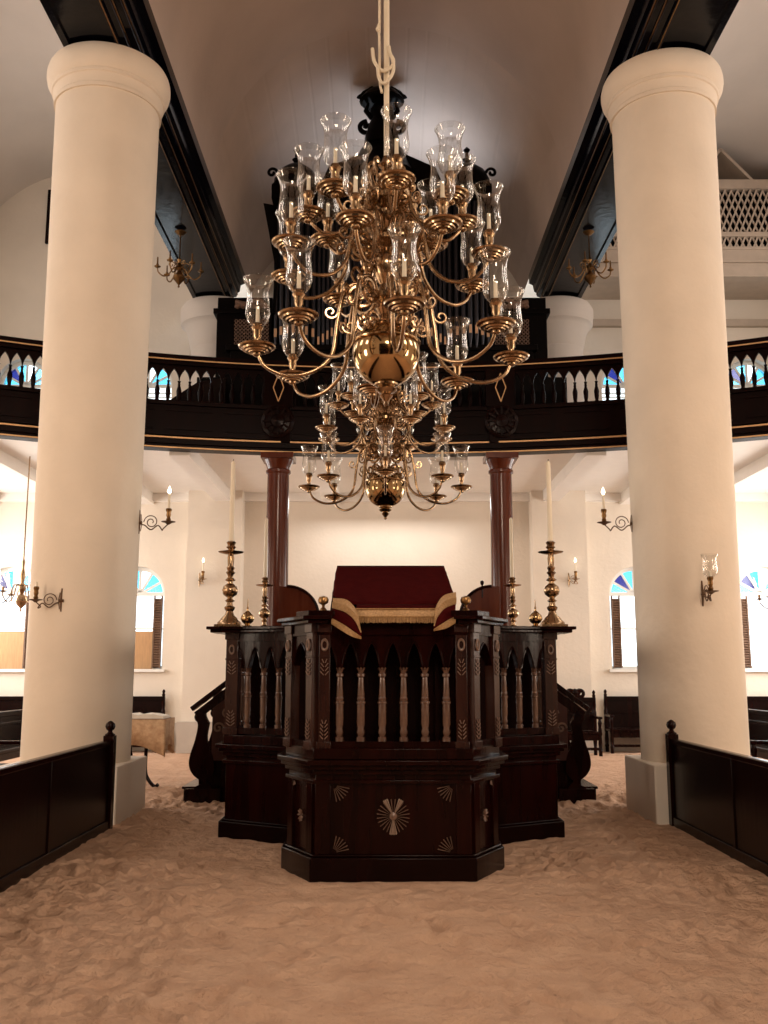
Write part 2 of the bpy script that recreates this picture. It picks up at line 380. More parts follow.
# ---- windows
def window(k, xc, r, zs, zp, upper, shutter):
    root = bpy.data.objects.new('window_%d' % k, None); col.objects.link(root); root.location = (xc, YB + .22, zs); struct(root)
    h = zp - zs; f = MB(); t = .05; seq = ['pane_blue', 'pane_blue', 'pane_clear', 'pane_blue', 'pane_deep', 'pane_blue']
    f.box(-r, -r + t, -.04, .04, 0, h); f.box(r - t, r, -.04, .04, 0, h); f.box(-r, r, -.05, .05, h - .04, h + .04); f.box(-r, r, -.04, .04, 0, .06)
    for i in range(24):
        a0 = PI * i / 24; a1 = PI * (i + 1) / 24
        poly = [(r * math.cos(a0), h + r * math.sin(a0)), (r * math.cos(a1), h + r * math.sin(a1)), ((r - t - .03) * math.cos(a1), h + (r - t - .03) * math.sin(a1)), ((r - t - .03) * math.cos(a0), h + (r - t - .03) * math.sin(a0))]
        f.slab_xz(poly[::-1], -.04, .04)
    for i in range(1, 6):
        a = PI * i / 6; f.bar((0, 0, h), ((r - .06) * math.cos(a), 0, h + (r - .06) * math.sin(a)), .05, .03, (0, 1, 0))
    f.box(-.02, .02, -.02, .02, 0, h) if upper else None
    f.box(-r, r, -.02, .02, h * .52, h * .52 + .04)
    f.build('window_frame', 'white_paint', root)
    for nm in ('pane_blue', 'pane_deep', 'pane_clear'):
        p = MB()
        for i in range(6):
            if seq[i] != nm: continue
            pl = [(0, h + .03)] + [((r - .07) * math.cos(PI * (i + q / 4) / 6), h + .03 + (r - .09) * math.sin(PI * (i + q / 4) / 6)) for q in range(5)]
            p.slab_xz(pl, -.004, .004)
        if nm == 'pane_clear': p.box(-r + t, r - t, -.004, .004, .06, h - .04)
        p.build('pane', nm, root)['label'] = {'pane_blue': 'sky blue glass', 'pane_deep': 'deep blue glass', 'pane_clear': 'clear glass'}[nm]
    if not upper:
        MB().box(-r - .06, r + .06, -.30, .1, -.06, 0).build('window_sill', 'white_paint', root)
        sgn = shutter; s = MB(); x0 = sgn * (r - .22); x1 = sgn * (r - .04)
        a, b = min(x0, x1), max(x0, x1)
        s.box(a, a + .03, -.20, -.14, 0.02, h - .05); s.box(b - .03, b, -.20, -.14, 0.02, h - .05)
        z = .05
        while z < h - .1:
            s.bar((a, -.17, z), (b, -.17, z), .05, .03, (0, .8, 1)); z += .05
        s.build('shutter', 'shutter', root)['label'] = 'open brown louvred shutter'
        if sgn == 1: MB().box(-r + .05, r - .24, -.10, -.06, .0, h * .50).build('wooden_gate', 'tan_wood', root)['label'] = 'tan wooden lower leaf'
    else:
        s = MB(); z = .1
        while z < h - .1:
            s.bar((-r + .05, -.05, z), (r - .05, -.05, z), .05, .015, (0, .6, 1)); z += .09
        s.build('louvre', 'white_paint', root)
k = 1
for (xc, r, zs, zp) in sorted(LW): window(k, xc, r, zs, zp, False, 1 if xc < 0 else -1); k += 1
for (xc, r, zs, zp) in sorted(UW): window(k, xc, r, zs, zp, True, 1); k += 1

# ================================================================== COLUMNS AND BEAMS
def column(name, loc, label, group, plinth=True, r=.59):
    c = thing(name, label, 'column', loc, 0, group)
    H = 8.95
    if plinth: MB().box(-.64, .64, -.64, .64, -.06, .60).build('plinth', 'plaster', c, bevel=.015)
    z0 = .60 if plinth else 0
    MB().lathe([(r * 1.0, z0), (r, 3), (r * 1.03, 6), (r * 1.055, H - .66)], 64, cap=True).build('shaft', 'column', c)
    MB().lathe([(r * 1.055, H - .66), (r * 1.055, H - .52), (r * 1.095, H - .52), (r * 1.10, H - .475), (r * 1.085, H - .46), (r * 1.095, H - .40), (r * 1.125, H - .355), (r * 1.155, H - .345), (r * 1.16, H - .31), (r * 1.15, H - .30), (r * 1.20, H - .27), (r * 1.245, H - .22), (r * 1.265, H - .16), (r * 1.262, H - .10), (r * 1.24, H - .045), (r * 1.20, H)], 64).build('capital', 'column', c, ang=28)
    return c
column('column', (-3.50, 11.08, 0), 'massive white plaster column on the left behind the long dark partition', None)
column('column', (3.45, 11.2, 0), 'massive white plaster column on the right with a glass shaded sconce', None)
for s, lb in ((-1, 'distant white column with round capital at the far end of the left beam'), (1, 'distant white column with round capital at the far end of the right beam')):
    c = thing('column', lb, 'column', (s * 3.45, 18.95, 5.42), 0)
    MB().lathe([(.55, 0), (.55, 2.6)], 48).build('shaft', 'aisle_vault', c)
    MB().lathe([(.55, 2.6), (.57, 2.65), (.62, 2.9), (.68, 3.02), (.70, 3.06), (.76, 3.10), (.78, 3.3), (.78, 3.42), (.72, 3.525)], 48).build('capital', 'aisle_vault', c, ang=50)
for s, lb in ((-1, 'long black painted moulded beam above the left column'), (1, 'long black painted moulded beam above the right column')):
    b = thing('ceiling_beam', lb, 'beam', (s * 3.45, 7, 8.95), 0)
    pr = [(-.46, .5), (-.46, .06), (-.44, .0), (-.36, 0), (-.35, .04), (.19, .04), (.20, 0), (.24, 0), (.25, .05), (.31, .06), (.33, .14), (.39, .16), (.41, .24), (.45, .27), (.47, .40), (.55, .44), (.55, .62), (-.46, .62)]
    poly = [(-s * x, z) for x, z in pr]
    if s > 0: poly = poly[::-1]
    MB().slab_xz(poly, -11, 11.7).build('beam_body', 'beam', b, ang=20)
    g = MB()
    for x, z in ((.222, -.004), (.32, .10), (.40, .20)): g.box(min(-s * x, -s * (x + .012)), max(-s * x, -s * (x + .012)), -11, 11.7, z - .004, z + .006)
    g.build('edge_line', 'dark_brass', b)
# ================================================================== BALCONY
bal = thing('balcony', 'dark curved wooden gallery front with pointed arch balustrade and gold lines', 'balcony', (0, AY + AR, 5.05))
bal_off = Vector((0, -(AY + AR), -5.05))
def blift(m): m.T = Matrix.Translation(bal_off); return m
m = blift(MB()); arcband(m, AR - .02, AR + .22, 5.05, 5.23); arcband(m, AR, AR + .2, 5.23, 5.78); arcband(m, AR - .07, AR + .2, 5.12, 5.20)
arcband(m, AR - .05, AR + .2, 5.76, 5.82); arcband(m, AR - .05, AR + .2, 5.26, 5.31)
m.build('fascia', 'balcony_wood', bal)
m = blift(MB()); arcband(m, AR - .08, AR + .24, 6.50, 6.57); arcband(m, AR - .04, AR + .18, 6.42, 6.50); m.build('handrail', 'balcony_wood', bal)
m = blift(MB())
arcband(m, AR - .085, AR - .07, 6.480, 6.498); arcband(m, AR - .075, AR - .055, 5.205, 5.228); arcband(m, AR - .035, AR - .015, 5.055, 5.075)
m.build('gold_line', 'gilt', bal)
NB = 98; PB = math.asin(7.75 / AR)
m = blift(MB())   # pointed arcade between the balusters
dphi = 2 * PB / NB
for i in range(NB):
    p0 = -PB + i * dphi
    us = [0, .10, .2, .3, .4, .5, .6, .7, .8, .9, 1]
    A = []; B = []; A2 = []; B2 = []
    for u in us:
        t = max(0, 1 - abs(2 * u - 1) * 1.12) ; z = 6.18 + .19 * math.sqrt(t) if t > 0 else 6.15
        p = p0 + u * dphi
        A.append((*arc(p, AR + .02), z)); B.append((*arc(p, AR + .02), 6.43)); A2.append((*arc(p, AR + .08), z)); B2.append((*arc(p, AR + .08), 6.43))
    m.strip(A, B); m.strip(B2, A2); m.strip(A2, A)
m.build('arcade', 'balcony_wood', bal, ang=30, weld=True)
bm_ = MB().lathe([(.036, 0), (.040, .05), (.026, .07), (.036, .13), (.042, .22), (.026, .28), (.020, .30), (.024, .32), (.019, .34), (.021, .36), (.028, .38)], 8)
b0 = bm_.build('baluster', 'balcony_wood', bal)
for i in range(NB + 1):
    b = b0 if i == 0 else b0.copy()
    if i: col.objects.link(b)
    p = -PB + i * dphi; x, y = arc(p, AR + .05); b.location = (x, y - (AY + AR), 5.79 - 5.05)
m = blift(MB())
for sg in (-1, 1):
    q = [sg * (PB + (PH - PB) * j / 6) for j in range(7)]
    for ra, zz in ((AR + .02, (5.8, 6.43)), (AR + .08, (6.43, 5.8))): m.strip([(*arc(p, ra), zz[0]) for p in q], [(*arc(p, ra), zz[1]) for p in q])
m.build('end_panel', 'balcony_wood', bal)
# raised fascia panels
m = blift(MB())
for i in range(22):
    pa = -PH + (i + .1) * 2 * PH / 22; pb = -PH + (i + .9) * 2 * PH / 22
    for za, zb in ((5.36, 5.40), (5.66, 5.70)):
        q = [pa + (pb - pa) * j / 4 for j in range(5)]
        m.strip([(*arc(p, AR - .02), za) for p in q], [(*arc(p, AR - .02), zb) for p in q])
        m.strip([(*arc(p, AR - .02), zb) for p in q], [(*arc(p, AR + .0), zb) for p in q]); m.strip([(*arc(p, AR), za) for p in q], [(*arc(p, AR - .02), za) for p in q])
m.build('panel_moulding', 'balcony_wood', bal)
# the two posts with diamond and rosette above the wooden columns
for s in (-1, 1):
    x = s * 1.80 + .03; y = AY + math.sqrt(AR ** 2 - x * x)
    m = blift(MB()); m.box(x - .24, x + .24, y - .06, y + .12, 5.80, 6.43); m.box(x - .20, x + .20, y - .07, y, 5.2, 5.80)
    post = m.build('post', 'balcony_wood', bal, bevel=.008)
    m = blift(MB()); c = (x, y - .07, 6.12); w_, h_ = .085, .235
    pts = [(x, y - .07, c[2] + h_), (x + w_, y - .07, c[2]), (x, y - .07, c[2] - h_), (x - w_, y - .07, c[2])]
    for a, b in zip(pts, pts[1:] + pts[:1]): m.bar(a, b, .014, .022, (0, 1, 0))
    m.build('gilt_diamond', 'gilt', post)
    m = MB(); m.T = Matrix.Translation(bal_off) @ Matrix.Translation((x, y - .07, 5.55)) @ Matrix.Rotation(PI / 2, 4, 'X')
    m.lathe([(.26, 0), (.27, .03), (.22, .05), (.20, .03), (.12, .04), (.10, .07), (.04, .08), (.0, .09)], 20, cap=False)
    for i in range(12):
        a = 2 * PI * i / 12; m.bar((.11 * math.cos(a), .11 * math.sin(a), .05), (.24 * math.cos(a), .24 * math.sin(a), .05), .03, .03)
    m.build('rosette', 'dark_panel', post)
# wooden columns carrying the balcony
for s, lb in ((-1, 'polished reddish wooden column under the balcony, left of the centre'), (1, 'polished reddish wooden column under the balcony, right of the centre')):
    c = thing('wooden_column', lb, 'column', (s * 1.80 + .03, 15.32, 0))
    MB().lathe([(.26, -.05), (.26, .25), (.21, .32), (.19, .40), (.188, 2.6), (.175, 4.72)], 32).build('shaft', 'redwood', c)
    m = MB().lathe([(.175, 4.72), (.20, 4.74), (.20, 4.78), (.18, 4.80), (.20, 4.86), (.225, 4.91), (.24, 4.95)], 32); m.box(-.26, .26, -.26, .26, 4.95, 5.04)
    m.build('capital', 'redwood', c)
# ================================================================== ORGAN
org = thing('pipe_organ', 'black organ case with carved crest and metal pipes on the gallery behind the chandelier', 'organ', (-.10, 16.55, 5.43))
def orgm():
    m = MB(); m.T = Matrix.Translation((0, -.25, -5.42)); return m
m = orgm()
m.box(-3.3, 3.3, .30, .9, 5.42, 6.75); m.box(-2.72, 2.72, .35, .9, 5.42, 7.3); m.box(-2.8, 2.8, .30, .95, 7.25, 7.36)
m.box(-3.0, -2.0, .45, .9, 6.7, 8.1); m.box(2.0, 3.0, .45, .9, 6.7, 8.1)
m.box(-3.06, -1.95, .40, .95, 7.98, 8.08); m.box(1.95, 3.06, .40, .95, 7.98, 8.08); m.box(-3.0, -2.0, .5, .9, 8.08, 8.32); m.box(2.0, 3.0, .5, .9, 8.08, 8.32)
m.box(-2.0, 2.0, .62, .95, 7.3, 10.55)
for s in (-1, 1):
    q = [(s * 1.93, 8.0), (s * 2.0, 8.0), (s * 1.96, 8.9), (s * 2.20, 10.15), (s * 1.95, 10.1), (s * 1.90, 9.0)]
    if s < 0: q = q[::-1]
    m.slab_xz(q, .45, .9)
m.build('case', 'organ', org, bevel=.01)
m = orgm()
for s in (-1, 1):
    m.box(min(s * 1.18, s * 2.02), max(s * 1.18, s * 2.02), .2, .95, 10.12, 10.40)
    m.lathe([(.46, 0), (.47, .08), (.42, .1), (.42, .22), (.34, .38), (.20, .50), (.07, .55), (.04, .60), (.09, .66), (.04, .70), (.03, .80), (.065, .86), (.03, .90), (0, .93)], 20, (s * 1.6, .55, 10.40))
    m.tube([(s * 1.6 + s * (.36 + p[0] * 1), .4, 10.72 + p[2]) for p in scroll(.08, 0, .10, .02, PI, -1.1)], .03, 6)
    m.box(min(s * .55, s * 1.18), max(s * .55, s * 1.18), .55, .95, 10.2, 10.62)
    m.slab_xz([(0, 10.5), (s * 1.15, 10.5), (s * 1.0, 10.86), (s * .45, 11.12), (0, 11.12)][::(1 if s > 0 else -1)], .45, .9)
m.build('cornice', 'organ', org)
m = orgm(); m.T = Matrix.Translation((0, -.25, -5.42 + .09)) @ Matrix.Diagonal((1.15, 1, 1, 1))   # central tower, carved crest
m.lathe([(.55, 10.0), (.58, 10.1), (.5, 10.2), (.5, 10.5), (.56, 10.62), (.5, 10.7), (.42, 10.9), (.36, 11.1), (.30, 11.15), (.28, 11.4)], 24, (0, .5, 0))
m.lathe([(.26, 11.15), (.28, 11.3), (.22, 11.55), (.16, 11.7), (.20, 11.85), (.13, 11.98), (.08, 12.05), (.11, 12.14), (.10, 12.25), (0, 12.32)], 14, (0, .35, 0))
for s in (-1, 1):
    m.tube([(s * (.18 + .0) + s * p[0], .35, 11.5 + p[2]) for p in scroll(.06, 0, .14, .03, PI * .5, -1.2)], .045, 6)
    m.tube([(s * .16, .35, 11.7), (s * .26, .35, 11.85), (s * .22, .35, 12.0)], [.05, .045, .02], 6)
    m.tube([(s * (.02), .35, 12.22), (s * .16, .35, 12.28), (s * .28, .35, 12.2), (s * .35, .35, 12.12), (s * .38, .35, 12.15)], [.07, .07, .06, .05, .05], 8)
m.lathe([(.0, 12.00), (.32, 12.00), (.37, 12.04), (.33, 12.10), (.26, 12.20), (.10, 12.26), (0, 12.28)], 18, (0, .35, 0))
m.build('crest', 'organ', org)
def pipes(x0, x1, n, zb0, zb1, zt0, zt1, bow=0):
    for i in range(n):
        u = i / (n - 1); x = x0 + (x1 - x0) * u; zb = zb0 + (zb1 - zb0) * u; zt = zt0 + (zt1 - zt0) * u
        y = .50 - bow * math.sin(PI * u); r = abs(x1 - x0) / n * .46
        m = orgm(); m.lathe([(r * .3, 7.3), (r, zb), (r, zt)], 12, (x, y, 0)); pp = m.build('pipe', 'pipe', org)
        fm = orgm(); fm.box(x - r * .55, x + r * .55, y - r * 1.08, y - r * .5, zb, zb + .16); fm.build('pipe_mouth', 'pipe_mouth', pp)['label'] = 'bright pipe mouth'
pipes(-1.93, -1.25, 7, 7.55, 7.55, 10.1, 10.1, .22); pipes(1.25, 1.93, 7, 7.55, 7.55, 10.1, 10.1, .22)
pipes(-1.15, -.5, 9, 7.40, 7.85, 9.4, 10.3); pipes(.5, 1.15, 9, 7.85, 7.40, 10.3, 9.4)
pipes(-.42, .42, 7, 7.6, 7.6, 10.0, 10.0, .3)
for s in (-1, 1):
    m = orgm()
    for i in range(9):
        for j in range(7):
            x = s * (2.08 + .07 * i); z = 7.42 + .07 * j
            m.T = Matrix.Translation((x, .19, z - 5.42)) @ Matrix.Rotation(PI / 2, 4, 'X'); m.lathe([(.020, -.02), (.033, -.02), (.033, .02), (.020, .02)], 6, cap=False)
    m.build('fretwork_panel', 'carving', org)['label'] = 'pierced fretwork panel'
m = orgm()
for s in (-1, 1):
    for p in (((s * 2.1, .4, 8.12), (s * 2.25, .4, 8.24), (s * 2.45, .4, 8.16), (s * 2.66, .4, 8.2)),): m.tube(spline(p), .04, 6)
    for q in range(6): m.lathe([(0, 0), (.06, .03), (.05, .08), (0, .12)], 8, (s * (2.12 + .1 * q), .4, 8.06))
m.build('carved_foliage', 'filigree', org)
# gallery stair parapet beside the organ, seen through the balustrade
m = MB().slab_xz([(-4.3, 5.42), (-2.85, 5.42), (-2.85, 6.7), (-3.35, 6.6), (-4.3, 5.95)], 16.4, 16.5)
tag(m.build('stair_parapet', 'dark_panel'), 'dark sloping boarded parapet on the gallery, left of the organ', 'parapet')
# ================================================================== UPPER RIGHT LATTICE LOFT
lt = thing('lattice_loft', 'beige projecting loft with diagonal lattice screen high on the right', 'loft', (6.5, 18.6, 9.3))
def lm():
    m = MB(); m.T = Matrix.Translation((-6.5, -18.6, -9.3)); return m
m = lm(); m.box(4.0, 9.2, 18.6, 18.8, 9.80, 10.10); m.box(4.0, 9.2, 18.52, 18.8, 9.78, 9.83); m.box(4.0, 9.2, 18.58, YB, 9.48, 9.78); m.box(4.0, 9.2, 18.5, 18.8, 9.46, 9.50)
m.box(4.0, 9.2, 18.58, 18.68, 10.36, 10.46); m.box(4.0, 9.2, 18.56, 18.72, 11.40, 11.60); m.box(4.0, 9.2, 18.58, 18.7, 10.08, 10.14)
for x in (4.1, 5.4, 6.7, 8.0, 9.1): m.box(x - .05, x + .05, 18.58, 18.7, 10.1, 11.5)
m.build('frame', 'lattice', lt)
m = lm()
for z0, z1 in ((10.46, 11.40), (10.14, 10.36)):
    h = z1 - z0; st = .13; sl = .42 * h
    x = 4.0
    while x < 9.2:
        m.bar((x, 18.62, z0), (min(9.2, x + sl), 18.62, z1), .035, .02, (0, 1, 0)); m.bar((x, 18.65, z1), (min(9.2, x + sl), 18.65, z0), .035, .02, (0, 1, 0)); x += st
m.build('lattice_screen', 'lattice', lt)
lm_ = lm(); lm_.box(4.0, 9.2, 18.95, 19.0, 9.9, 11.6); lm_.build('dark_backing', 'organ', lt)
m = lm()
for x in (6.95, 8.6):
    for s in (-1, 1): m.bar((x, 18.66, 12.3), (x + s * .62, 18.66, 11.6), .06, .12, (0, 1, 0)); m.bar((x, 18.7, 12.3), (x, YB, 12.3), .06, .06)
    m.add([(x, 18.7, 12.3), (x + .55, 18.7, 11.62), (x + .55, YB, 11.62), (x, YB, 12.3)], [(0, 1, 2, 3)])
m.build('gable', 'lattice', lt)
# cornice band and framed board on rear walls
struct(MB().box(4.0, 9.2, YB - .12, YB, 8.85, 9.0).build('trim_2', 'lattice'))
m = MB().box(-7.43, -6.5, YB - .06, YB, 10.75, 12.0)
tag(m.build('wall_board', 'dark_panel', bevel=.01), 'dark framed board high on the rear wall, left edge behind column', 'board')

# ================================================================== BIMAH (reading platform)
BX = .012; BY = 11.6
bim = thing('reading_platform', 'dark mahogany railed reading platform standing on the sand in the centre', 'platform', (BX, BY, 0))
def off(poly, d):
    out = []; n = len(poly)
    for i in range(n):
        a = Vector(poly[i - 1]); b = Vector(poly[i]); c = Vector(poly[(i + 1) % n])
        e1 = (b - a).normalized(); e2 = (c - b).normalized(); n1 = Vector((e1.y, -e1.x)); n2 = Vector((e2.y, -e2.x))
        k = (n1 + n2); k = k / max(.35, (1 + n1.dot(n2))); out.append((b.x + k.x * d, b.y + k.y * d))
    return out
F0 = -3.78
front = [(-.61, F0), (.61, F0), (.86, F0 + .46), (.86, -2.0), (-.86, -2.0), (-.86, F0 + .46)]
wide = [(-.92, -2.22), (.92, -2.22), (1.63, -1.82), (1.63, 1.82), (.92, 2.22), (-.92, 2.22), (-1.63, 1.82), (-1.63, -1.82)]
m = MB()
for P_, dz in ((wide, -.02), (front, 0)):
    m.prism(off(P_, .055), -.08, .17 + dz); m.prism(off(P_, .03), .17 + dz, .19 + dz)
m.build('plinth', 'dark_panel', bim, bevel=.008)
m = MB()
for P_, dz in ((wide, -.02), (front, 0)):
    m.prism(P_, .1, .80 + dz); m.prism(off(P_, .03), .72 + dz, .75 + dz)
m.build('base', 'mahogany', bim, bevel=.005)
m = MB()
for P_, dz in ((wide, -.02), (front, 0)):
    m.prism(off(P_, .035), .79 + dz, .83 + dz); m.prism(off(P_, .10), .865 + dz, .905 + dz); m.prism(off(P_, .07), .83 + dz, .865 + dz); m.prism(off(P_, .03), .905 + dz, .99 + dz)
m.build('ledge', 'mahogany', bim, bevel=.006)
# pilaster strips on the front base
for x in (-.55, .55): MB().box(x - .06, x + .06, F0 - .025, F0 + .02, .19, .74).build('pilaster', 'mahogany', bim, bevel=.004)
for s in (-1, 1):
    d = Vector((s * .25, .46, 0)).normalized(); nn = Vector((s * .46, -.25, 0)).normalized()
    for t in (.07, .45):
        p = Vector((s * .61, F0, 0)) + d * t + nn * .008; MB().bar(p + Vector((0, 0, .19)), p + Vector((0, 0, .74)), .1, .03, tuple(nn)).build('pilaster', 'mahogany', bim, bevel=.004)
# carved fans
def fan(c, nrm, a0, a1, n, r0, r1, wdt):
    nrm = Vector(nrm).normalized(); ux = Vector((0, 0, 1)).cross(nrm); up = Vector((0, 0, 1)); c = Vector(c); f = MB()
    for i in range(n):
        a = a0 + (a1 - a0) * (i + .5) / n; d = ux * math.cos(a) + up * math.sin(a); t = ux * -math.sin(a) + up * math.cos(a)
        p = c + d * r0 + nrm * .002; q = c + d * r1 + nrm * .002
        c = c + Vector((0, 0, 0)); f.add([p - t * .002, p + t * .002, q + t * wdt, q + nrm * .012 + d * .006, q - t * wdt, p + nrm * .006], [(0, 5, 3, 4), (5, 1, 2, 3), (4, 3, 2)])
    return f
def addfan(*a, mt='mahogany'): fan(*a).build('carved_fan', mt, bim)
FN = (0, -1, 0)
for a0, a1, n in ((PI * .30, PI * .40, 3), (PI * .60, PI * .70, 3), (PI * 1.43, PI * 1.57, 5)): addfan((0, F0 - .003, .475), FN, a0, a1, n, .03, .135, .007, mt='carving_light')
addfan((0, F0 - .003, .475), FN, 0, 2 * PI, 24, .03, .125, .0045, mt='filigree')
f = MB(); f.T = Matrix.Translation((0, F0 - .01, .475)) @ Matrix.Rotation(PI / 2, 4, 'X'); f.lathe([(.03, 0), (.03, .01), (.0, .02)], 12); f.build('rosette', 'carving', bim)
for sx, cz, a0 in ((-1, .71, -PI / 2), (1, .71, -PI), (-1, .20, 0), (1, .20, PI / 2)):
    addfan((sx * .47, F0 - .003, cz), FN, a0 + .1, a0 + PI / 2 - .1, 6, .03, .125, .0045, mt='carving')
for s in (-1, 1):
    nn = Vector((s * .46, -.25, 0)).normalized(); pc = Vector((s * .735, F0 + .23, 0)) + nn * .004
    addfan((pc.x, pc.y, .45), tuple(nn), 0, 2 * PI, 9, .008, .045, .008, mt='carving')
    for dd in (-.13, .13):
        p2 = pc + Vector((s * .28, .48, 0)).normalized() * dd
        addfan((p2.x, p2.y, .715), tuple(nn), -PI * .8, -PI * .2, 3, .01, .04, .006, mt='carving')
# side small decorations on wide block omitted by shadow; railing
ZR0, ZR1 = .99, 1.95
def leaf(m, c, nrm, h, wd, n=4):
    """carved leaf: mirrored slanted ribs"""
    nrm = Vector(nrm).normalized(); ux = Vector((0, 0, 1)).cross(nrm) * -1; c = Vector(c)
    for i in range(n):
        z = h * (i + .3) / n; k = wd * (1 - .25 * i / n) * (.6 if i == n - 1 else 1)
        for s in (-1, 1):
            p = c + Vector((0, 0, z)) + ux * s * .006; q = p + ux * s * k * .5 + Vector((0, 0, h / n * .95)); m.bar(p, q, .0065, .006, tuple(nrm))
def post(x, y, nrm, wd=.115):
    nrm = Vector(nrm).normalized(); a = math.atan2(nrm.x, -nrm.y)
    posts = MB(); posts.T = Matrix.Translation((x, y, 0)) @ Matrix.Rotation(a, 4, 'Z'); h = wd / 2
    posts.box(-h, h, -h, h, ZR0 - .02, ZR1 + .02); posts.box(-h - .012, h + .012, -h - .012, h + .012, ZR0 - .02, ZR0 + .05); posts.box(-h - .012, h + .012, -h - .012, h + .012, ZR1 - .05, ZR1 + .03)
    posts.box(-h - .006, h + .006, -h - .006, h + .006, 1.70, 1.715)
    pob = posts.build('rail_post', 'post_wood', bim, bevel=.004); f = Vector((x, y, 0)) + nrm * (h + .007)
    for zz, hh, nn_ in ((ZR0 + .06, .15, 5), (1.55, .13, 4)):
        lv = MB(); leaf(lv, (f.x, f.y, zz), nrm, hh, wd * .6, nn_); lv.build('carved_leaf', 'carving', pob)['label'] = 'pale carved leaf'
    rings = MB(); rings.T = Matrix.Translation((f.x, f.y, 1.80)) @ Matrix.Rotation(a, 4, 'Z') @ Matrix.Rotation(PI / 2, 4, 'X') @ Matrix.Diagonal((.75, 1.25, 1, 1))
    rings.lathe([(.024, 0), (.026, .010), (.034, .012), (.040, .008), (.042, 0)], 14, cap=False); rings.build('oval_boss', 'carving', pob)
balm = []
def rail(pts, nb, closed_posts=True, zt=1.88, rise=None):
    """pointed arcade with turned balusters along a polyline"""
    arcm = MB()
    P_ = [Vector((*p, 0)) for p in pts]; L = [0]
    for a, b in zip(P_, P_[1:]): L.append(L[-1] + (b - a).length)
    def at(s):
        s = max(0, min(L[-1], s))
        for i in range(len(L) - 1):
            if s <= L[i + 1] + 1e-9:
                t = (s - L[i]) / max(1e-9, L[i + 1] - L[i]); d = (P_[i + 1] - P_[i]).normalized(); return P_[i].lerp(P_[i + 1], t), Vector((d.y, -d.x, 0))
    w_ = L[-1] / nb; th = .03
    for i in range(nb):
        A = []; B = []; C = []; D = []
        for k in range(17):
            u = k / 16; e = .10; uu = (u - e) / (1 - 2 * e)
            if uu <= 0 or uu >= 1: z = 1.60
            else:
                q = 1 - abs(2 * uu - 1); z = 1.60 + .19 * math.sqrt(1 - (1 - q * .98) ** 2) * (1 if q < .9 else 1)
                z = 1.60 + .21 * (.7 * (1 - (1 - q) ** 2.2) + .3 * q)
            p, n_ = at((i + u) * w_); A.append(p + n_ * th + Vector((0, 0, z))); B.append(p + n_ * th + Vector((0, 0, 1.89))); C.append(p - n_ * th + Vector((0, 0, z))); D.append(p - n_ * th + Vector((0, 0, 1.89)))
        arcm.strip(A, B); arcm.strip(D, C); arcm.strip(C, A)
        # raised moulding following the arch
        arcm.tube([a + Vector((0, 0, .012)) + at((i + k / 16) * w_)[1] * .004 for k, a in enumerate(A) if 1 <= k <= 15], .007, 5)
        if i: balm.append(at(i * w_)[0])
    low = MB()
    for z0, z1, t2, tgt in ((ZR0 - .01, ZR0 + .05, .045, low), (1.88, 1.97, .05, arcm)):
        S = [at(L[-1] * k / 16) for k in range(17)] if len(pts) > 2 else [at(0), at(L[-1])]
        a = [p + n_ * t2 + Vector((0, 0, z0)) for p, n_ in S]; b = [p + n_ * t2 + Vector((0, 0, z1)) for p, n_ in S]; c = [p - n_ * t2 + Vector((0, 0, z1)) for p, n_ in S]; d = [p - n_ * t2 + Vector((0, 0, z0)) for p, n_ in S]
        tgt.strip(a, b); tgt.strip(b, c); tgt.strip(c, d); tgt.strip(d, a)
    low.build('bottom_rail', 'mahogany', bim, weld=True)
    arcm.build('arcade', 'mahogany', bim, ang=30, weld=True)
# front face
rail([(-.60, F0 + .07), (.60, F0 + .07)], 7)
for s in (-1, 1):
    A = Vector((s * .60, F0 + .06)); Bp = Vector((s * .83, F0 + .47)); d = (Bp - A).normalized(); nn = (s * abs(d.y), -abs(d.x), 0)
    post(*(A + d * .06), nn); post(*(Bp), nn)
    post(A.x - s * .05, A.y + .01, (0, -1, 0), .09)
    mid = [tuple(A + d * .06), tuple(Bp)]; rail(mid if s > 0 else mid[::-1], 1)
    balm.append(Vector((*(A + d * .15), 0)))
    # concave side bays from the chamfer post to the stand post
    c0 = Vector((s * .90, -3.2)); c1 = Vector((s * 1.62, -1.88)); cm = Vector((s * 1.02, -2.15))
    crv = [tuple(c0.lerp(cm, t).lerp(cm.lerp(c1, t), t)) for t in [k / 8 for k in range(9)]]
    crv = [(s * .88, -3.2), (s * .88, -2.35)]
    sidep = crv if s > 0 else crv[::-1]; rail(sidep, 4)
    post(s * .90, -2.2, (s * .3, -1, 0), .09)
    q0 = Vector((s * .95, -2.12)); q1 = Vector((s * 1.60, -1.80)); qm = Vector((s * 1.30, -1.86))
    crv = [tuple(q0.lerp(qm, t).lerp(qm.lerp(q1, t), t)) for t in [k / 8 for k in range(9)]]
    rail(crv if s > 0 else crv[::-1], 4)
    post(s * 1.58, -1.80, (s * .15, -1, 0), .125)
    # long side rail, open for the stair, rear rail
    a_, b_ = (s * 1.58, -1.72), (s * 1.58, .55); rail([a_, b_] if s > 0 else [b_, a_], 12); post(s * 1.58, .62, (s, 0, 0), .1); post(s * 1.58, 1.78, (s * .15, 1, 0), .125)
    a_, b_ = (s * 1.58, 1.82), (s * .95, 2.14); rail([a_, b_] if s > 0 else [b_, a_], 4)
rail([(.95, 2.14), (-.95, 2.14)], 10)
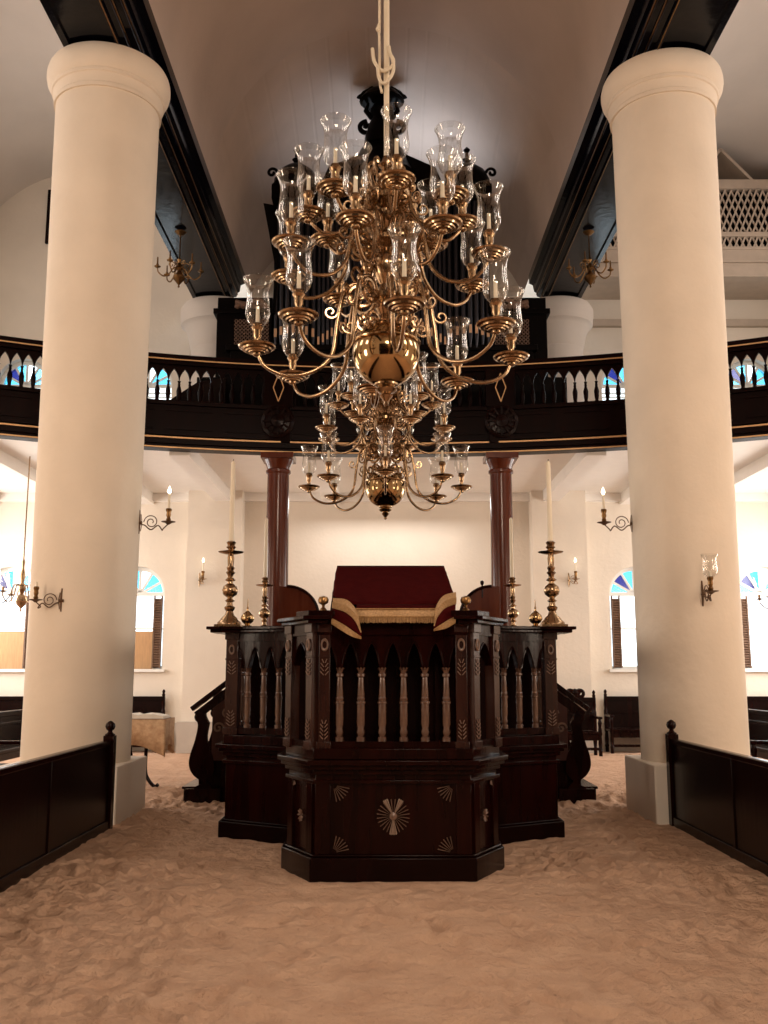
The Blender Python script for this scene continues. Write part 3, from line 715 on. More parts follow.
bb = MB().lathe([(.036, ZR0 + .04), (.036, ZR0 + .08), (.024, ZR0 + .09), (.034, ZR0 + .12), (.026, ZR0 + .15), (.032, ZR0 + .18), (.032, 1.33), (.039, 1.335), (.039, 1.35), (.030, 1.355), (.034, 1.375), (.027, 1.39), (.029, 1.40), (.022, 1.54), (.032, 1.55), (.032, 1.57), (.022, 1.58), (.038, 1.62)], 12)
b0 = bb.build('baluster', 'turned', bim)
for i, p in enumerate(balm):
    b = b0 if i == 0 else b0.copy()
    if i: col.objects.link(b)
    b.location = (p.x, p.y, 0)
# cornices: thin wide top boards
m = MB()
def board(poly, z0, z1): m.prism(poly, z0, z1)
for s in (-1, 1):
    fl = lambda P_: P_ if s > 0 else P_[::-1]
    for d, z0, z1 in ((.0, 1.965, 1.995), (.035, 1.995, 2.025)):
        board(fl([(s * (1.50 - d), -2.00 - d), (s * (1.79 + d), -2.00 - d), (s * (1.79 + d), -1.58), (s * (1.50 - d), -1.58)]), z0, z1)
        board(fl([(s * (.84 - d), -2.33 - d), (s * 1.2, -2.07 - d), (s * 1.56, -1.97 - d), (s * 1.56, -1.70), (s * 1.1, -1.85), (s * .84, -2.05)]), z0, z1)
        board(fl([(s * (.52 - d), F0 - .06 - d), (s * (.68 + d), F0 - .06 - d), (s * (.95 + d), F0 + .50 - d), (s * (.95 + d), -2.2), (s * .78, -2.2), (s * .78, F0 + .6), (s * (.52 - d), F0 + .2)]), z0 + .005, z1 + .005)
        board(fl([(s * 1.52, -1.6), (s * 1.76, -1.6), (s * 1.76, .70), (s * 1.52, .70)]), z0, z1)
        board(fl([(s * .9, 2.0), (s * 1.5, 1.65), (s * 1.83, 1.6), (s * 1.83, 1.98), (s * .95, 2.3)]), z0, z1)
    board([(-.6, F0 - .02), (.6, F0 - .02), (.6, F0 + .22), (-.6, F0 + .22)], 1.965, 2.02) if s > 0 else None
    board([(-.95, 2.02), (.95, 2.02), (.95, 2.28), (-.95, 2.28)], 1.965, 2.02) if s > 0 else None
    board(fl([(s * .47, F0 - .03), (s * .68, F0 - .03), (s * .80, F0 + .20), (s * .47, F0 + .24)]), 2.03, 2.075)
m.build('top_rail', 'mahogany', bim, bevel=.006)
# added dark boards behind the balusters that blacken the gaps
for x0, x1, y0, y1 in ((-.78, .78, F0 + .42, F0 + .45), (-1.5, 1.5, 1.95, 1.98)): MB().box(x0, x1, y0, y1, .98, 1.96).build('dark_gap_board', 'dark_panel', bim)
for s_ in (-1, 1): a_, b_ = sorted((s_ * .74, s_ * .77)); MB().box(a_, b_, F0 + .45, -2.1, .98, 1.96).build('dark_gap_board', 'dark_panel', bim)
for s_ in (-1, 1): a_, b_ = sorted((s_ * .8, s_ * 1.5)); MB().box(a_, b_, -1.2, -1.17, .98, 1.9).build('dark_gap_board', 'dark_panel', bim)
m = MB().prism(off(wide, -.1), .85, .99); m.prism(off(front, -.1), .85, .99); m.build('deck', 'dark_panel', bim)
# reading desk on the platform
desk = thing('reading_desk', 'dark sloped reading desk hidden under the red velvet cloth', 'desk', (-.03, 8.5, .945))
m = MB()
m.add([(-.48, -.52, 1.10), (.48, -.52, 1.10), (.48, .36, 1.50), (-.48, .36, 1.50), (-.48, -.52, 1.05), (.48, -.52, 1.05), (.48, .36, 1.45), (-.48, .36, 1.45)], [(0, 1, 2, 3), (7, 6, 5, 4), (0, 4, 5, 1), (1, 5, 6, 2), (2, 6, 7, 3), (3, 7, 4, 0)])
m.build('desk_top', 'dark_panel', desk)
for x in (-.42, .42):
    MB().box(x - .03, x + .03, -.42, -.36, .04, 1.12).build('desk_leg', 'dark_panel', desk); MB().box(x - .03, x + .03, .26, .32, .04, 1.42).build('desk_leg', 'dark_panel', desk)
# velvet cloth
vel = thing('velvet_cloth', 'dark red velvet cloth with gold fringe draped over the sloped desk', 'cloth', (-.0, 8.4, 2.0))
m = MB(); nx = 24
def surf(fn, nu, nv):
    g = [[fn(u / nu, v / nv) for u in range(nu + 1)] for v in range(nv + 1)]
    for a, b in zip(g, g[1:]): m.strip(a, b)
def slope(u, v):
    t_ = max(0, 1 - v / .2); xl = .49 - .14 * t_; xr = .49 + .05 * (1 - v) - .16 * t_; x = -xl + (xl + xr) * u; y = -.48 + .90 * v; z = .130 + .415 * v
    z += .006 * math.sin(u * 9 + v * 4) * (1 - v) - .02 * math.exp(-((u - .18) / .06) ** 2) * (1 - v) * .5
    return (x, y, z)
surf(slope, 30, 14)
def fronth(u, v):
    x = -.285 + .665 * u; y = -.48 - .16 * min(1, v * 1.7) - .006 * math.sin(u * 14) * v; z = .132 - .03 * min(1, v * 1.7) - .085 * max(0, v - .45) / .55
    return (x, y, z)
surf(fronth, 30, 4)
def backh(u, v): return (-.49 + .98 * u, .42 + .03 * v, .545 - .3 * v)
surf(backh, 10, 3)
for s in (-1, 1):
    surf(lambda u, v: (s * (.49 + .012 * v + (.05 * (1 - (.2 + .8 * u)) if s > 0 else 0)), -.48 + .90 * (.2 + .8 * u), (.130 + .415 * (.2 + .8 * u)) - (.05 + .02 * math.sin(u * 20)) * v), 14, 3)
o = m.build('velvet', 'velvet', vel, ang=60, weld=True); sd = o.modifiers.new('solid', 'SOLIDIFY'); sd.thickness = .006
# corner flaps that hang over the corners of the rail
FL = {-1: ([(-0.488, 8.1, 2.196), (-0.363, 7.92, 2.166), (-0.276, 7.74, 2.065), (-0.242, 7.7, 1.913)], [(-0.474, 7.72, 1.961), (-0.377, 7.705, 1.897), (-0.305, 7.7, 1.858), (-0.238, 7.695, 1.842)]), 1: ([(0.548, 8.15, 2.25), (0.426, 7.95, 2.201), (0.348, 7.74, 2.081), (0.337, 7.7, 1.96)], [(0.505, 7.72, 1.969), (0.44, 7.71, 1.929), (0.384, 7.7, 1.913), (0.332, 7.695, 1.905)])}
def flap(s):
    tp, bp = FL[s]
    top = spline([(x, y - 8.4, z - 2.0) for x, y, z in tp], 5); bot = spline([(x, y - 8.4, z - 2.0) for x, y, z in bp], 5)
    rows_ = [[a.lerp(b, v / 10) + Vector((0, -.006 * math.sin(v * .9) - .02 * math.sin(PI * v / 10), 0)) for k, (a, b) in enumerate(zip(top, bot))] for v in range(11)]
    mm = MB()
    for a, b in zip(rows_[0:9], rows_[1:9]): mm.strip(a, b)
    o = mm.build('corner_flap', 'velvet', vel, ang=60, weld=True); sd = o.modifiers.new('solid', 'SOLIDIFY'); sd.thickness = .008
    g = MB()
    push = Vector((0, -.012, 0))
    for v0, v1 in ((0, 1), (1, 2), (8, 9)):
        g.strip([p + push * (1.3 if v0 % 2 else 1) for p in rows_[v0]], [p + push for p in rows_[v1]])
    n_ = len(top)
    for k in range((n_ - 1) * 3):
        i = k // 3; t = (k % 3) / 3
        p = rows_[8][i].lerp(rows_[8][i + 1], t) + push; q = rows_[10][i].lerp(rows_[10][i + 1], t) + push
        g.tube([p, q], .0045, 5)
        p = rows_[2][i].lerp(rows_[2][i + 1], t) + push * 1.1; q = rows_[4][i].lerp(rows_[4][i + 1], t) + push * 1.1; g.tube([p, q], .0045, 5)
    g.build('gold_fringe', 'fringe', o)
flap(-1); flap(1)
g = MB(); K = 80
for v0, v1 in ((.55, .98),):
    g.strip([Vector(fronth(i / K, v0)) + Vector((0, -.010, 0)) for i in range(K + 1)], [Vector(fronth(i / K, v1)) + Vector((0, -.012, 0)) for i in range(K + 1)])
g.tube([Vector(fronth(i / K, .58)) + Vector((0, -.012, 0)) for i in range(K + 1)], .006, 5); g.tube([Vector(fronth(i / K, .97)) + Vector((0, -.012, 0)) for i in range(K + 1)], .006, 5)
for i in range(76):
    p = Vector(fronth(i / 75, .95)) + Vector((0, -.01, 0)); g.tube([p, p + Vector((random.uniform(-.002, .002), -.006, -.052 + random.uniform(-.004, .004)))], .0036, 4)
g.build('gold_fringe', 'fringe', vel)
# arched screens behind the platform
for s, lb in ((-1, 'curved topped reddish wooden screen behind the platform, left side'), (1, 'curved topped reddish wooden screen with a small ball behind the platform, right side')):
    c = thing('curved_screen', lb, 'screen', (s * 1.52 + .02, 14.35, 0))
    arcp = [(-s * .47 * math.sin(PI / 2 * i / 14), 2.38 + .45 * math.cos(PI / 2 * i / 14)) for i in range(15)]
    poly = [(s * .12, -.05), (s * .12, 2.83)] + arcp + [(-s * .47, -.05)]
    MB().slab_xz(poly if s > 0 else poly[::-1], 0, .05).build('board', 'redwood', c)
    MB().tube([(x, -.01, z) for x, z in arcp], .022, 8).tube([(-s * .47, -.01, -.05), (-s * .47, -.01, 2.38)], .022, 8).build('edge_moulding', 'mahogany', c)
    if s > 0: MB().lathe([(.010, 2.66), (.010, 2.84), (.018, 2.85), (.030, 2.88), (.026, 2.905), (0, 2.92)], 10, (-.14, .0, 0)).build('ball_finial', 'mahogany', c)
# stairs at both sides
for s, lb in ((-1, 'carved wooden side stair with scrolled newels left of the platform'), (1, 'carved wooden side stair with scrolled newels right of the platform')):
    st = thing('side_stair', lb, 'stair', (BX + s * 1.80, 12.8, 0))
    m = MB()
    for i in range(4):
        x1 = .74 - .18 * i; a, b = sorted((0, s * x1)); m.box(a, b, -.52, .52, -.05 if i == 0 else .17 + .19 * (i - 1), .17 + .19 * i)
        a, b = sorted((s * (x1 - .18), s * (x1 + .02))); m.box(a, b, -.54, .54, .155 + .19 * i, .185 + .19 * i)
    m.build('steps', 'mahogany', st, bevel=.006)
    for y in (-.56, .56):
        m = MB(); m.bar((0, y, 1.62), (s * .66, y, 1.12), .11, .06); m.bar((s * .0, y, 1.50), (s * .60, y, 1.04), .05, .10); m.build('handrail', 'mahogany', st, bevel=.006)
        prof = [(.52, 1.10), (.60, 1.02), (.57, .93), (.60, .75), (.66, .55), (.66, .42), (.60, .32), (.50, .24), (.60, .17), (.62, .0), (.36, .0), (.38, .18), (.44, .26), (.36, .36), (.38, .55), (.46, .75), (.44, .95)]
        sp = [(p.x, p.y) for p in spline([(x, z, 0) for x, z in prof], 4)]
        q = [(s * x, z) for x, z in sp]
        m = MB(); m.slab_xz(q[::-1] if s > 0 else q, y - .06, y + .06)
        m.tube([(s * (.56 + p[0]), y, 1.03 + p[2]) for p in scroll(0, 0, .07, .02, PI / 2, 1.2)], .03, 6)
        m.build('scrolled_newel', 'mahogany', st, ang=30, bevel=.008)
        m = MB(); m.box(*sorted((s * .26, s * .70)), y - .09, y + .09, -.05, .17); m.build('newel_block', 'mahogany', st, bevel=.006)
        m = MB(); m.box(*sorted((s * .0, s * .40)), y - .02, y + .02, .5, 1.35)
        m.build('carved_panel', 'panel_red', st)
        l = MB()
        for q_ in range(3): l.T = Matrix.Translation((s * (.12 + .1 * q_), y - .03, 1.25 - .18 * q_)); l.tube(scroll(0, 0, .07, .01, 0, 1.3), .013, 6)
        l.build('carved_scrolls', 'carving', st)

# ================================================================== CANDLESTICKS AND FINIALS
cs = thing('brass_candlestick', 'tall brass altar candlestick with long candle, front left corner of the platform', 'candlestick', (-1.62, 9.78, 2.025), 0, 'brass candlesticks on the platform corners')
m = MB(); m.box(-.13, .13, -.13, .13, 0, .025)
m.lathe([(.125, .025), (.12, .05), (.09, .075), (.085, .09), (.05, .12), (.035, .16), (.05, .18), (.055, .20), (.035, .215), (.028, .25), (.05, .265), (.028, .285), (.03, .30), (.07, .33), (.082, .37), (.07, .41), (.03, .44), (.028, .46), (.055, .475), (.028, .50), (.03, .53), (.048, .55), (.03, .57), (.042, .60), (.03, .62), (.036, .70), (.028, .735)], 24)
m.build('stem', 'brass', cs, ang=40)
MB().lathe([(.028, .735), (.06, .74), (.12, .755), (.13, .765), (.11, .765), (.03, .760)], 24).build('drip_pan', 'brass', cs)
MB().lathe([(.03, .755), (.045, .775), (.03, .79), (.05, .81), (.035, .83), (.05, .86), (.028, .875)], 20).build('socket', 'brass', cs)
k_ = MB().lathe([(.027, .86), (.025, 1.30), (.022, 1.69), (.008, 1.71)], 16).build('candle', 'candle', cs)
MB().tube([(0, 0, 1.70), (.002, 0, 1.73)], .004, 5).build('wick', 'wick', k_)
dup(cs, (1.64, 9.78, 2.025), 0, 'tall brass altar candlestick with long candle, front right corner of the platform')
dup(cs, (-1.71, 13.38, 2.0), 0, 'brass candlestick farther back on the left, in front of the wooden column')
dup(cs, (1.72, 13.38, 2.0), 0, 'brass candlestick farther back on the right, beside the wooden column')
on = thing('brass_onion_finial', 'spiked brass onion finial on the rail, left of the platform front', 'finial', (-1.42, 9.66, 2.022), 0, 'brass onion finials on the rail')
MB().lathe([(.04, 0), (.045, .012), (.022, .02), (.03, .03), (.056, .052), (.068, .08), (.062, .112), (.035, .14), (.012, .16), (.008, .18), (.012, .19), (.006, .20), (.003, .27), (0, .28)], 24).build('bulb', 'brass_polished', on)
dup(on, (1.45, 9.66, 2.022), 0, 'spiked brass onion finial on the rail, right of the platform front')
for x in (-.565, .62):
    MB().lathe([(.035, 0), (.03, .02), (.012, .04), (.014, .06), (.04, .075), (.045, .10), (.035, .125), (0, .135)], 18, (x - BX, 8.05 - BY, 2.075)).build('brass_knob', 'dark_brass', bim)

# ================================================================== CHANDELIERS
def shade_mb():
    m = MB(); m.lathe([(.030, .0), (.05, .012), (.070, .045), (.078, .085), (.074, .12), (.064, .165), (.061, .21), (.067, .26), (.082, .30), (.099, .325), (.101, .330), (.096, .328), (.080, .303)], 24, cap=False); return m
SH = shade_mb()
def make_chandelier(loc, rz, label):
    ch = thing('chandelier', label, 'chandelier', loc, rz)       # origin at the centre of the lower ball
    MB().lathe([(.235 * math.sin(PI * i / 20), -.23 * math.cos(PI * i / 20)) for i in range(21)], 48).build('ball', 'brass_polished', ch)
    m = MB().lathe([(.20, .07), (.238, .072), (.240, .08), (.20, .088)], 48, cap=False); m.build('ball_band', 'brass', ch)
    m = MB().lathe([(0, -.37), (.02, -.36), (.015, -.34), (.03, -.32), (.045, -.30), (.03, -.285), (.06, -.27), (.075, -.255), (.05, -.24), (.08, -.225), (.085, -.205)], 24); m.build('pendant_finial', 'brass', ch)
    st = [(.09, .20), (.10, .22), (.07, .24), (.05, .28), (.075, .32), (.06, .35), (.11, .39), (.115, .42), (.06, .45), (.045, .50), (.07, .55), (.105, .62), (.10, .68), (.055, .73), (.05, .76), (.085, .79), (.12, .81), (.12, .84), (.06, .87), (.045, .90), (.06, .94), (.095, .98), (.10, 1.03), (.06, 1.08), (.05, 1.10), (.10, 1.13), (.105, 1.16), (.05, 1.19), (.04, 1.22), (.07, 1.27), (.075, 1.31), (.04, 1.35), (.035, 1.38), (.06, 1.40), (.03, 1.43), (.02, 1.47)]
    MB().lathe(st, 24).build('stem', 'brass', ch, ang=40)
    o = MB()
    for t in range(3):      # cast scroll brackets around the stem
        for i in range(8):
            a = 2 * PI * (i + .5 * (t % 2)) / 8
            o.T = Matrix.Rotation(a, 4, 'Z'); z = (.42, .80, 1.12)[t]; k = (1, .85, .7)[t]
            o.tube([(.09 + k * (.10 + p[0]), 0, z + k * p[2]) for p in scroll(0, 0, .10, .02, PI, 1.35)], [.017] * 19, 6)
            o.tube([(.07 + k * (.08 + p[0]), 0, z - .22 * k + k * p[2]) for p in scroll(0, 0, .07, .015, PI, -1.3)], .014, 6)
            o.tube(spline([(.08, 0, z - .05), (.16 * k, 0, z + .02), (.24 * k, 0, z + .14), (.21 * k, 0, z + .20), (.17 * k, 0, z + .16)], 4), .012, 6)
            o.lathe([(0, -.03), (.022, -.01), (.028, .02), (.01, .05), (0, .06)], 8, (.12 + .16 * k, 0, z + .03))
    for i in range(8):
        o.T = Matrix.Rotation(2 * PI * i / 8, 4, 'Z'); o.tube(spline([(.05, 0, 1.22), (.11, 0, 1.30), (.13, 0, 1.38), (.10, 0, 1.42), (.08, 0, 1.39)], 4), .012, 6)
    o.T = Matrix.Identity(4)
    o.build('scroll_brackets', 'brass', ch, ang=50)
    tiers = [(.885, .0, 0, .46, .30, -.18), (.73, .635, .5, .30, .25, -.17), (.55, .985, 0, .16, .19, -.13)]
    for R, zp, ph, up_, rin, dip in tiers:
        a = MB()
        path = spline([(.09, 0, zp + up_ - .06), (rin * .55, 0, zp + up_ + .04), (rin * .95, 0, zp + up_ - .01), (rin * 1.12, 0, zp + up_ * .5), (rin * 1.25, 0, zp + dip * .10), (rin + (R - rin) * .35, 0, zp + dip * .80), (rin + (R - rin) * .65, 0, zp + dip), (R - .06, 0, zp + dip * .68), (R, 0, zp - .02)], 7)
        a.tube(path, [.017 - .005 * i / len(path) for i in range(len(path))], 10)
        a.tube([(rin * 1.12 + .05 + p[0], 0, zp + up_ * .62 + p[2]) for p in scroll(0, 0, .05, .012, PI, 1.2)], .009, 6)
        a.tube([(rin * 1.0 - .05 + p[0], 0, zp + up_ * .40 + p[2]) for p in scroll(0, 0, .055, .012, 0, -1.2)], .009, 6)
        am = a.build('arm', 'brass', ch, ang=50)
        MB().lathe([(.012, -.055), (.028, -.045), (.03, -.032), (.055, -.030), (.058, -.022), (.075, -.022), (.079, -.012), (.098, -.010), (.102, .002), (.122, .008), (.128, .018), (.122, .024), (.105, .016), (.075, .008), (.05, .012), (.02, .02)], 28, (R, 0, zp)).build('drip_pan', 'brass', am, ang=40)
        MB().lathe([(.022, .01), (.03, .03), (.02, .05), (.022, .075), (.03, .09), (.028, .12), (.034, .135), (.042, .15), (.036, .165), (.03, .18)], 16, (R, 0, zp)).build('candle_cup', 'brass', am, ang=40)
        MB().lathe([(.014, .17), (.013, .30), (.004, .305)], 10, (R, 0, zp)).build('candle', 'candle', am)
        g = MB(); g.T = Matrix.Translation((R, 0, zp + .165)); g.v = []; g.lathe([(.030, .0), (.052, .010), (.073, .040), (.084, .078), (.084, .11), (.079, .155), (.075, .205), (.077, .25), (.086, .29), (.100, .320), (.105, .328), (.104, .334), (.099, .332), (.083, .295)], 28, cap=False)
        g.build('glass_shade', 'glass', am, ang=80)
        for i in range(8):
            c = am if i == 0 else copy_tree(am, ch)
            c.rotation_euler = (0, 0, 2 * PI * (i + ph) / 8)
    return ch
ch1 = make_chandelier((-.045, 6.4, 3.753), math.radians(7 - 90), 'large brass chandelier with three tiers of glass shades, nearest the camera')
ch2 = copy_tree(ch1); ch2.location = (-.045, 11.0, 3.68); ch2.rotation_euler = (0, 0, math.radians(0 - 90)); ch2['label'] = 'second brass chandelier with glass shades, seen behind and below the large near one'
# the near chandelier's pole runs to the vault
ro = bpy.data.objects.new('hanging_pole', None); col.objects.link(ro); ro.parent = ch1; ro.location = (0, 0, 1.457); ro.rotation_euler = (0, 0, -ch1.rotation_euler.z)
MB().lathe([(.017, -.02), (.019, .55), (.021, .60), (.021, 7.42)], 14, (.004, 0, 0)).build('pole', 'rope', ro)
m = MB(); m.tube(spline([(-.05, 0, 7.1), (-.05, 0, 3.0), (-.048, 0, 1.15), (-.055, -.01, 1.05), (-.065, -.02, 1.0), (-.05, 0, .97), (-.045, 0, .62), (-.03, -.02, .5)], 5), .010, 7)
m.tube(spline([(-.10, -.02, .85), (-.085, -.03, .74), (-.03, -.04, .66), (.03, -.04, .68), (.055, -.03, .74), (.03, -.03, .80), (.02, -.03, .86)], 6), [.013] * 37, 7)
m.tube(spline([(.04, -.035, .78), (.055, -.04, .68), (.03, -.045, .60), (-.02, -.04, .56), (-.05, -.04, .60), (-.06, -.04, .68)], 6), .012, 7)
m.build('rope_loop', 'rope', ro)
MB().lathe([(.018, 1.45), (.018, 8.95)], 10).build('hanging_pole', 'rope', ch2)
# small chandeliers under the beams
sm = thing('small_chandelier', 'small unlit brass candle chandelier hanging under the left black beam', 'chandelier', (-3.52, 15.43, 8.95), .3, 'small brass chandeliers under the beams')
MB().lathe([(.02, -.42), (.055, -.38), (.07, -.32), (.05, -.26), (.02, -.24)][::-1] and [(0, -1.0), (.02, -.98), (.01, -.95), (.05, -.90), (.10, -.84), (.10, -.80), (.05, -.74), (.03, -.70), (.06, -.66), (.05, -.60), (.02, -.55), (.04, -.50), (.012, -.46), (.010, -.06), (.05, -.05), (.10, -.0)], 16).build('stem', 'dark_brass', sm)
a = MB(); a.tube(spline([(.03, 0, -.64), (.10, 0, -.66), (.16, 0, -.76), (.25, 0, -.82), (.34, 0, -.76), (.36, 0, -.68)], 5), .012, 6)
a.tube([(.13 + p[0], 0, -.60 + p[2]) for p in scroll(0, 0, .06, .01, PI, -1.2)], .008, 5); am = a.build('arm', 'dark_brass', sm)
MB().lathe([(.01, -.69), (.05, -.67), (.055, -.66), (.02, -.66), (.022, -.62)], 12, (.36, 0, 0)).build('drip_pan', 'dark_brass', am)
MB().lathe([(.014, -.64), (.012, -.50), (.003, -.49)], 8, (.36, 0, 0)).build('candle', 'dark_brass', am)
for i in range(6):
    c = am if i == 0 else copy_tree(am, sm); c.rotation_euler = (0, 0, 2 * PI * i / 6)
dup(sm, (3.42, 15.43, 8.95), .1, 'small unlit brass candle chandelier hanging under the right black beam')
# hanging lamps with glass in the aisles
hl = thing('hanging_lamp', 'brass lamp with glass shades hanging from the gallery ceiling at the left edge', 'lamp', (-6.14, 16.2, 5.30), .2, 'hanging lamps below the gallery')
MB().lathe([(0, -2.75), (.02, -2.72), (.015, -2.68), (.07, -2.63), (.10, -2.56), (.07, -2.48), (.03, -2.44), (.06, -2.36), (.03, -2.25), (.05, -2.15), (.02, -2.0), (.03, -1.9), (.011, -1.85), (.011, -.08), (.06, -.06), (.08, 0)], 16).build('stem', 'brass', hl)
a = MB(); a.tube(spline([(.05, 0, -2.3), (.13, 0, -2.3), (.2, 0, -2.5), (.32, 0, -2.6), (.44, 0, -2.52), (.46, 0, -2.44)], 5), .011, 6); am = a.build('arm', 'brass', hl)
MB().lathe([(.01, -2.45), (.07, -2.43), (.075, -2.42), (.02, -2.42), (.025, -2.36)], 14, (.46, 0, 0)).build('drip_pan', 'brass', am)
g = MB(); g.T = Matrix.Translation((.46, 0, -2.37)); g.lathe([(.03, 0), (.07, .05), (.075, .10), (.06, .2), (.08, .30), (.085, .31)], 20, cap=False); g.build('glass_shade', 'glass', am, ang=80)
for i in range(6):
    c = am if i == 0 else copy_tree(am, hl); c.rotation_euler = (0, 0, 2 * PI * i / 6)
dup(hl, (6.72, 16.2, 5.22), .5, 'brass lamp with glass shades hanging below the gallery at the right edge')
# sconces: built along +x from the wall plate at x=0
def sconce(loc, rz, label, lit, glass=False, L=.40, k=1.0, mt='iron'):
    s = thing('wall_sconce', label, 'sconce', loc, rz)
    m = MB(); m.T = Matrix.Scale(k, 4)
    m.tube([(0, 0, -.13), (0.008, 0, .0), (0, 0, .15)], [.009, .015, .009], 8); m.tube([(.02, 0, -.1), (.035, 0, 0), (.02, 0, .1)], .005, 6); m.tube([(-.03, 0, 0), (.03, 0, 0)], .02, 8)
    m.tube([(.14 + p[0], 0, .01 + p[2]) for p in scroll(0, 0, .085, .02, PI, -1.6, 30)], .006, 6)
    m.tube(spline([(.03, 0, -.02), (.07, 0, -.03), (.14, 0, -.08), (.22, 0, -.03), (.27, 0, -.085), (L - .06, 0, -.07), (L, 0, -.01)], 6), .0075, 7)
    m.build('bracket', mt, s)
    m = MB(); m.T = Matrix.Scale(k, 4) @ Matrix.Translation((L, 0, 0)); m.lathe([(.012, -.02), (.04, 0), (.08, .010), (.083, .016), (.02, .014)], 20); m.build('drip_pan', mt, s)
    m = MB(); m.T = Matrix.Scale(k, 4) @ Matrix.Translation((L, 0, 0)); m.lathe([(.02, .01), (.03, .04), (.02, .06), (.03, .09), (.025, .12), (.036, .15), (.03, .17)], 14); m.build('candle_cup', 'dark_brass', s)
    m = MB(); m.T = Matrix.Scale(k, 4) @ Matrix.Translation((L, 0, 0)); hc = .34 if lit else .22
    m.lathe([(.016, .10), (.014, hc), (.004, hc + .01)], 10); m.build('candle', 'candle', s)
    if lit:
        m = MB(); m.T = Matrix.Scale(k, 4) @ Matrix.Translation((L, 0, hc)); m.lathe([(.006, 0), (.022, .025), (.020, .05), (.008, .08), (0, .10)], 10); m.build('flame', 'flame', s)
    if glass:
        m = MB(); m.T = Matrix.Translation((L, 0, .155)); m.lathe([(.03, 0), (.07, .03), (.082, .08), (.075, .14), (.07, .2), (.09, .25), (.092, .255)], 22, cap=False); m.build('glass_shade', 'glass', s, ang=80)
    return s
C1 = Vector((-3.50, 11.08)); C2 = Vector((3.46, 11.2))
def oncol(C, deg, z):      # deg measured from the camera-facing side, positive to the right
    a = math.radians(deg); return (C.x + (.59) * math.sin(a), C.y - .59 * math.cos(a), z)
sconce(oncol(C1, -6, 2.34), PI + .12, 'scrolled iron sconce with unlit candle on the front of the left column', False, L=.30, k=.9)
sconce(oncol(C1, 92, 3.29), .02, 'lit candle sconce projecting right from the left column', True, L=.34)
sconce(oncol(C2, -92, 3.30), PI, 'lit candle sconce projecting left from the right column', True, L=.34)
sconce(oncol(C2, -2, 2.42), -PI / 2 - .0, 'sconce with clear glass shade on the front of the right column', False, True, L=.28)
sconce((-3.78, 19.4, 3.38), -PI / 2 + .5, 'lit brass candle sconce on the rear wall left of the platform', True, L=.22, mt='brass')
sconce((3.66, 19.4, 3.38), -PI / 2 + .5, 'lit brass candle sconce on the rear wall right of the platform', True, L=.22, mt='brass')

# ================================================================== PARTITIONS AND FURNITURE
def partition(x, y0, y1, s, label):
    p = thing('wooden_partition', label, 'partition', (x, y0, 0))
    L = y1 - y0; a, b = sorted((0, s * .05))
    m = MB(); m.box(a, b, 0, L, .05, .84); m.build('panel', 'dark_panel', p)
    m = MB(); m.box(a - .012, b + .012, -.02, L, .83, .885); m.build('cap_rail', 'mahogany', p, bevel=.01)
    m = MB(); m.box(a - .02, b + .02, 0, L, -.06, .09)
    k = 1.05
    yy = L - .55
    n = 0
    while yy > .2:
        m.box(a - .012, b + .012, yy - 1.36, yy - 1.30, .05, .84); yy -= 1.33
    m.build('frame_rails', 'dark_panel', p, bevel=.006)
    m = MB(); m.box((a + b) / 2 - .055, (a + b) / 2 + .055, L - .11, L, -.06, .93); m.lathe([(.05, .93), (.055, .94), (.03, .955), (.02, .975), (.04, .99), (.052, 1.02), (.045, 1.05), (.02, 1.072), (0, 1.08)], 18, ((a + b) / 2, L - .055, 0))
    m.build('end_post', 'mahogany', p, bevel=.004)
    return p
partition(-2.88, 1.0, 10.32, -1, 'long dark wooden partition with ball topped post on the left')
partition(2.97, 1.0, 10.55, 1, 'long dark wooden partition with ball topped post on the right')
# open bench ends behind the partitions
def bench(name, label, cat, loc, rz, L=2.0, H=1.1, arms=True, group=None, crest=False):
    b = thing(name, label, cat, loc, rz, group)      # length along x, sitter faces -y
    MB().box(-L / 2, L / 2, -.46, 0, .41, .46).box(-L / 2, L / 2, -.44, -.40, .30, .41).build('seat', 'mahogany', b, bevel=.01)
    m = MB(); m.box(-L / 2, L / 2, 0, .035, .46, H - .08); m.box(-L / 2, L / 2, -.02, .05, H - .12, H - .04); m.box(-L / 2, L / 2, -.015, .045, .74, .79); m.build('backrest', 'dark_panel', b, bevel=.008)
    tb = [(.035, -.05), (.035, .1), (.045, .12), (.03, .15), (.04, .25), (.03, .38), (.042, .41)]
    for s in (-1, 1):
        x = s * (L / 2 - .03)
        m = MB().lathe(tb + [(.042, .8), (.03, .84), (.04, .92), (.03, H - .04), (.035, H), (.02, H + .02), (.035, H + .05), (.02, H + .085), (0, H + .10)], 14, (x, .02, 0)); m.build('back_post', 'mahogany', b)
        m = MB().lathe(tb + [(.035, .5), (.028, .54), (.04, .62), (.025, .68), (.035, .70)], 14, (x, -.43, 0)); m.build('front_leg', 'mahogany', b)
        if arms: MB().box(x - .04, x + .04, -.50, .02, .69, .735).build('armrest', 'mahogany', b, bevel=.012)
    MB().box(-L / 2, L / 2, -.44, -.41, .12, .17).build('stretcher', 'mahogany', b)
    if crest:
        m = MB()
        for s in (-1, 1): m.tube([(s * (.10 + p[0]), .02, H + .02 + p[2]) for p in scroll(0, 0, .09, .02, PI, -1.3)], .035, 6)
        m.lathe([(.06, H - .05), (.08, H + .05), (.04, H + .11), (0, H + .13)], 12, (0, .02, 0)); m.build('crest', 'mahogany', b)
    return b
bench('armchair', 'dark carved wooden armchair with crest behind the right side of the platform', 'chair', (3.62, 18.9, 0), 0, L=.78, H=1.12, crest=True)
bench('wooden_bench', 'dark panelled bench against the rear wall beside the right column', 'bench', (5.3, YB - .12, 0), 0, L=1.9, H=1.12, arms=True)
